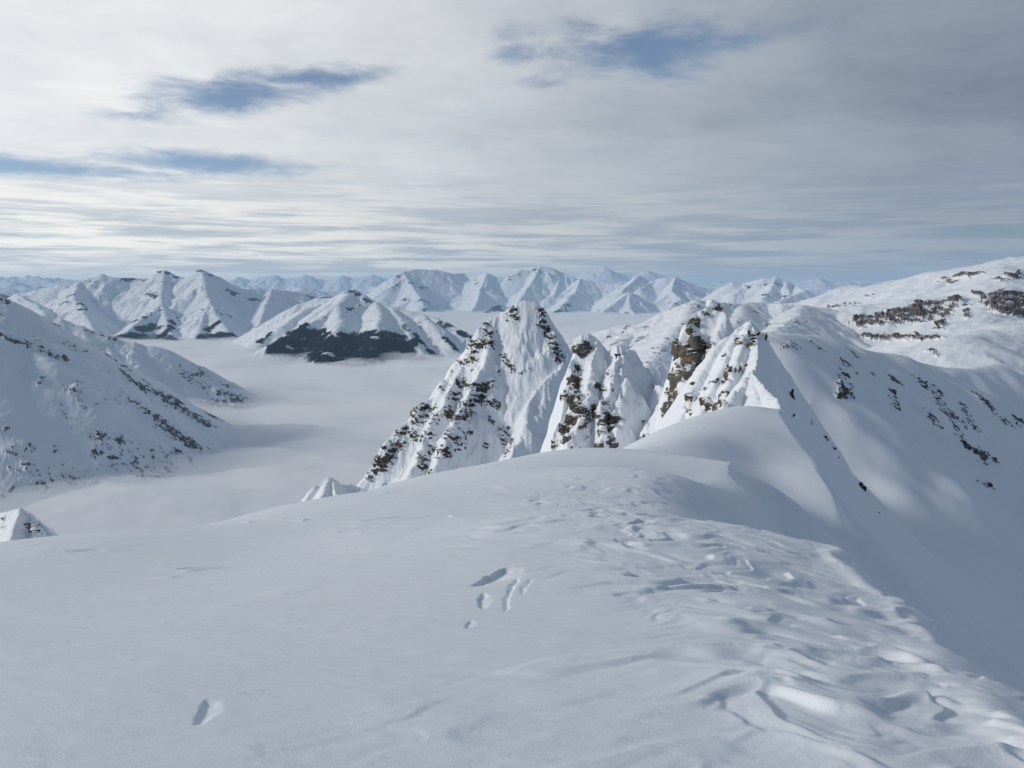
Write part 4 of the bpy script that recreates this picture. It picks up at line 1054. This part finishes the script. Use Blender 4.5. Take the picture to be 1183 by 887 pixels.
# ------------------------------------------------------------------ air
HAZE = True
if HAZE:
    import bmesh
    bm = bmesh.new()
    bmesh.ops.create_cube(bm, size=2.0)
    me = bpy.data.meshes.new("haze"); bm.to_mesh(me); bm.free()
    o = bpy.data.objects.new("haze", me); COL.objects.link(o)
    o.scale = (96000, 96000, (1150 + 1400) / 2); o.location = (0, 0, (1150 - 1400) / 2)
    hm, nt = mat_new("haze_air"); b = NB(nt)
    pv = b.n('ShaderNodeVolumePrincipled'); pv.inputs['Color'].default_value = rgb(0.50, 0.74, 1.0); pv.inputs['Density'].default_value = 1.5e-5
    o_ = b.n('ShaderNodeOutputMaterial'); b.L(pv.outputs[0], o_.inputs['Volume'])
    me.materials.append(hm)
    tag(o, "thin blue mountain air that veils the far ranges", "haze", "stuff")

# ------------------------------------------------------------------ light and sky
SUN_EL, SUN_AZ = math.radians(23), math.radians(-101)     # azimuth from +Y (view direction), negative = left
sd = (math.sin(SUN_AZ) * math.cos(SUN_EL), math.cos(SUN_AZ) * math.cos(SUN_EL), math.sin(SUN_EL))
sun = bpy.data.lights.new("sun", 'SUN'); sun.energy = 1.8; sun.angle = math.radians(6.0); sun.color = (1.0, 0.95, 0.87)
so = bpy.data.objects.new("sun", sun); COL.objects.link(so)
from mathutils import Vector
so.rotation_euler = (-Vector(sd)).to_track_quat('-Z', 'Y').to_euler()

world = bpy.data.worlds.new("World"); scene.world = world; world.use_nodes = True
nt = world.node_tree
for n in list(nt.nodes): nt.nodes.remove(n)
b = NB(nt)
BG = 0.10
sky = b.n('ShaderNodeTexSky', sky_type='NISHITA'); sky.sun_disc = False
sky.sun_elevation = SUN_EL; sky.sun_rotation = SUN_AZ; sky.altitude = 2800; sky.air_density = 1.0; sky.dust_density = 0.6; sky.ozone_density = 1.2
tc = b.n('ShaderNodeTexCoord'); D = tc.outputs['Generated']
sp = b.n('ShaderNodeSeparateXYZ'); b.L(D, sp.inputs[0]); dx, dy, dz = sp.outputs
az_ = b.math('ARCTAN2', dx, dy)            # radians, 0 = ahead, + = right
el = b.math('ARCSINE', dz)
elp = b.math('MAXIMUM', el, 0.0)
# cloud deck: project the direction on a level sheet
den = b.math('ADD', b.math('MAXIMUM', dz, 0.0), 0.045)
cx = b.math('DIVIDE', dx, den); cy = b.math('DIVIDE', dy, den)
cv = b.n('ShaderNodeCombineXYZ'); b.L(cx, cv.inputs[0]); b.L(cy, cv.inputs[1]); P = cv.outputs[0]
mp = b.n('ShaderNodeMapping'); b.L(P, mp.inputs['Vector']); mp.inputs['Scale'].default_value = (0.8, 1.0, 1.0); mp.inputs['Rotation'].default_value = (0, 0, -0.12)
Pm = mp.outputs[0]
big = b.noise(Pm, 0.55, 6, 0.55, 0.5)
med = b.noise(Pm, 1.6, 7, 0.6, 0.7)
fin = b.noise(Pm, 5.0, 6, 0.62, 0.5)
# horizontal banding near the horizon: layers of altostratus seen edge on
bv = b.n('ShaderNodeCombineXYZ'); b.L(b.math('MULTIPLY', az_, 3.6), bv.inputs[0]); b.L(b.math('MULTIPLY', elp, 60.0), bv.inputs[1])
band = b.noise(bv.outputs[0], 1.0, 7, 0.62, 0.6)
bv2 = b.n('ShaderNodeCombineXYZ'); b.L(b.math('MULTIPLY', az_, 11.0), bv2.inputs[0]); b.L(b.math('MULTIPLY', elp, 170.0), bv2.inputs[1]); bv2.inputs[2].default_value = 3.0
band2 = b.noise(bv2.outputs[0], 1.0, 6, 0.64, 0.6)

# brightness of the cloud deck: brightest round the hidden sun on the left, heavier and greyer on the right
lf = b.ramp(az_, -0.75, 0.65)                       # 0 left .. 1 right
pv_ = b.n('ShaderNodeCombineXYZ'); b.L(b.math('MULTIPLY', az_, 3.2), pv_.inputs[0]); b.L(b.math('MULTIPLY', elp, 8.5), pv_.inputs[1]); pv_.inputs[2].default_value = 1.7
puff = b.noise(pv_.outputs[0], 1.0, 8, 0.60, 0.35)
puff2 = b.noise(pv_.outputs[0], 3.1, 8, 0.66, 0.5)
shade = b.math('ADD', b.math('ADD', b.math('MULTIPLY', big, 0.3), b.math('MULTIPLY', puff, 0.32)), b.math('ADD', b.math('ADD', b.math('MULTIPLY', med, 0.16), b.math('MULTIPLY', puff2, 0.12)), b.math('MULTIPLY', fin, 0.10)))
sh = b.ramp(shade, 0.39, 0.60, 0.0, 1.0, False)
bright = b.mix(sh, rgb(7.2, 7.45, 7.7), rgb(9.9, 9.85, 9.7))
dull = b.mix(sh, rgb(1.7, 2.15, 2.8), rgb(2.9, 3.4, 4.1))
cloud = b.mix(lf, bright, dull)
# layers near the horizon
lowm = b.ramp(el, 0.165, 0.045)
bm_ = b.math('ADD', b.math('MULTIPLY', band, 0.62), b.math('MULTIPLY', band2, 0.38))
lay = b.mix(b.ramp(bm_, 0.42, 0.57), b.mix(lf, rgb(5.0, 5.5, 6.0), rgb(2.4, 2.95, 3.65)), b.mix(lf, rgb(11.6, 11.1, 9.9), rgb(3.3, 3.7, 4.2)))
cloud = b.mix(b.math('MULTIPLY', lowm, 0.85), cloud, lay)
# pale strip of clear air along the very horizon
hz = b.ramp(el, 0.040, 0.010)
cloud = b.mix(b.math('MULTIPLY', hz, 0.6), cloud, b.mix(lf, rgb(7.4, 7.6, 7.6), rgb(3.3, 3.8, 4.4)))
# overhead / behind
up = b.ramp(el, 0.42, 0.75)
cloud = b.mix(up, cloud, rgb(1.9, 2.4, 3.2))
bk = b.ramp(dy, 0.25, -0.45)
cloud = b.mix(bk, cloud, rgb(1.35, 1.85, 2.65))
cloud = b.mix(b.ramp(az_, 0.62, 1.1), cloud, rgb(1.35, 1.75, 2.4))

# gaps in the deck
def gap(px, py, rx, ry, tilt=0.0, s=1.0):
    x, y, z = at(px, py, 1.0)
    a0 = math.atan2(x, y); e0 = math.asin(z / math.sqrt(x * x + y * y + z * z))
    u = b.math('DIVIDE', b.math('SUBTRACT', az_, a0), rx / FPX)
    v = b.math('SUBTRACT', el, e0)
    if tilt: v = b.math('SUBTRACT', v, b.math('MULTIPLY', b.math('SUBTRACT', az_, a0), tilt))
    v = b.math('DIVIDE', v, ry / FPX)
    q = b.math('ADD', b.math('MULTIPLY', u, u), b.math('MULTIPLY', v, v))
    return b.math('MULTIPLY', b.math('EXPONENT', b.math('MULTIPLY', q, -1.0)), s)
gaps = [gap(740, 58, 115, 32, 0.0, 1.1), gap(620, 95, 60, 10, 0.0, .6), gap(595, 60, 40, 26, 0, .65), gap(255, 112, 95, 22, 0.15, 1.0), gap(360, 90, 80, 15, 0.1, .9), gap(170, 135, 70, 9, 0, .6), gap(225, 187, 110, 12, 0, 1.1), gap(60, 195, 140, 11, 0, .85),
        gap(20, 271, 60, 3.5, 0, .8), gap(150, 272, 40, 2.5, 0, .6), gap(530, 165, 40, 8, 0, .35), gap(945, 40, 50, 25, 0, .3), gap(460, 75, 50, 8, 0, .3), gap(330, 248, 60, 1.6, 0, .6)]
g = gaps[0]
for k in gaps[1:]: g = b.math('MAXIMUM', g, k)
hn = b.math('ADD', b.math('ADD', b.math('MULTIPLY', puff2, 0.45), b.math('MULTIPLY', puff, 0.25)), b.math('ADD', b.math('MULTIPLY', med, 0.15), b.math('MULTIPLY', fin, 0.15)))
hole = b.ramp(b.math('ADD', g, b.math('MULTIPLY', b.math('SUBTRACT', hn, 0.5), -4.0)), 0.10, 1.15)
hole = b.math('MULTIPLY', hole, b.ramp(g, 0.02, 0.35))
skyc = b.n('ShaderNodeVectorMath', operation='MULTIPLY'); b.L(sky.outputs[0], skyc.inputs[0]); skyc.inputs[1].default_value = (1.0, 1.0, 1.0)
final = b.mix(b.math('MULTIPLY', hole, 0.93), cloud, skyc.outputs[0])
# below the horizon: light from cloud tops and snow
final = b.mix(b.ramp(el, -0.002, -0.02), final, rgb(2.2, 2.6, 3.2))
bg = b.n('ShaderNodeBackground'); bg.inputs['Strength'].default_value = BG
b.L(final, bg.inputs['Color'])
wo = b.n('ShaderNodeOutputWorld'); b.L(bg.outputs[0], wo.inputs['Surface'])

# ------------------------------------------------------------------ render settings
scene.render.engine = 'CYCLES'
cy = scene.cycles
cy.use_denoising = True
cy.max_bounces = 6; cy.diffuse_bounces = 3; cy.glossy_bounces = 2; cy.transparent_max_bounces = 8; cy.volume_bounces = 3
cy.caustics_reflective = False; cy.caustics_refractive = False
vs = scene.view_settings
vs.view_transform = 'Standard'; vs.look = 'None'; vs.gamma = 1.0; vs.exposure = 0.07; vs.use_curve_mapping = False
# snow mushroom on the tower
import bmesh
bm = bmesh.new(); bmesh.ops.create_icosphere(bm, subdivisions=5, radius=1.0)
for v in bm.verts:
    c_ = v.co.copy(); q = 1 + 0.12 * float(gn(c_.x * 1.7 + 3, c_.z * 1.7 + c_.y, 9))
    v.co = (c_.x * 1.25 * q, c_.y * 1.2 * q, c_.z * 1.05 * q * (1 if c_.z > 0 else 0.75))
me = bpy.data.meshes.new("snow_cap"); bm.to_mesh(me); bm.free(); me.polygons.foreach_set("use_smooth", np.ones(len(me.polygons), bool)); me.materials.append(M_snow)
o = bpy.data.objects.new("snow_cap", me); COL.objects.link(o); o.location = at(822, 351.5, 171.0); o.parent = tower
print("done", time.time() - T0)
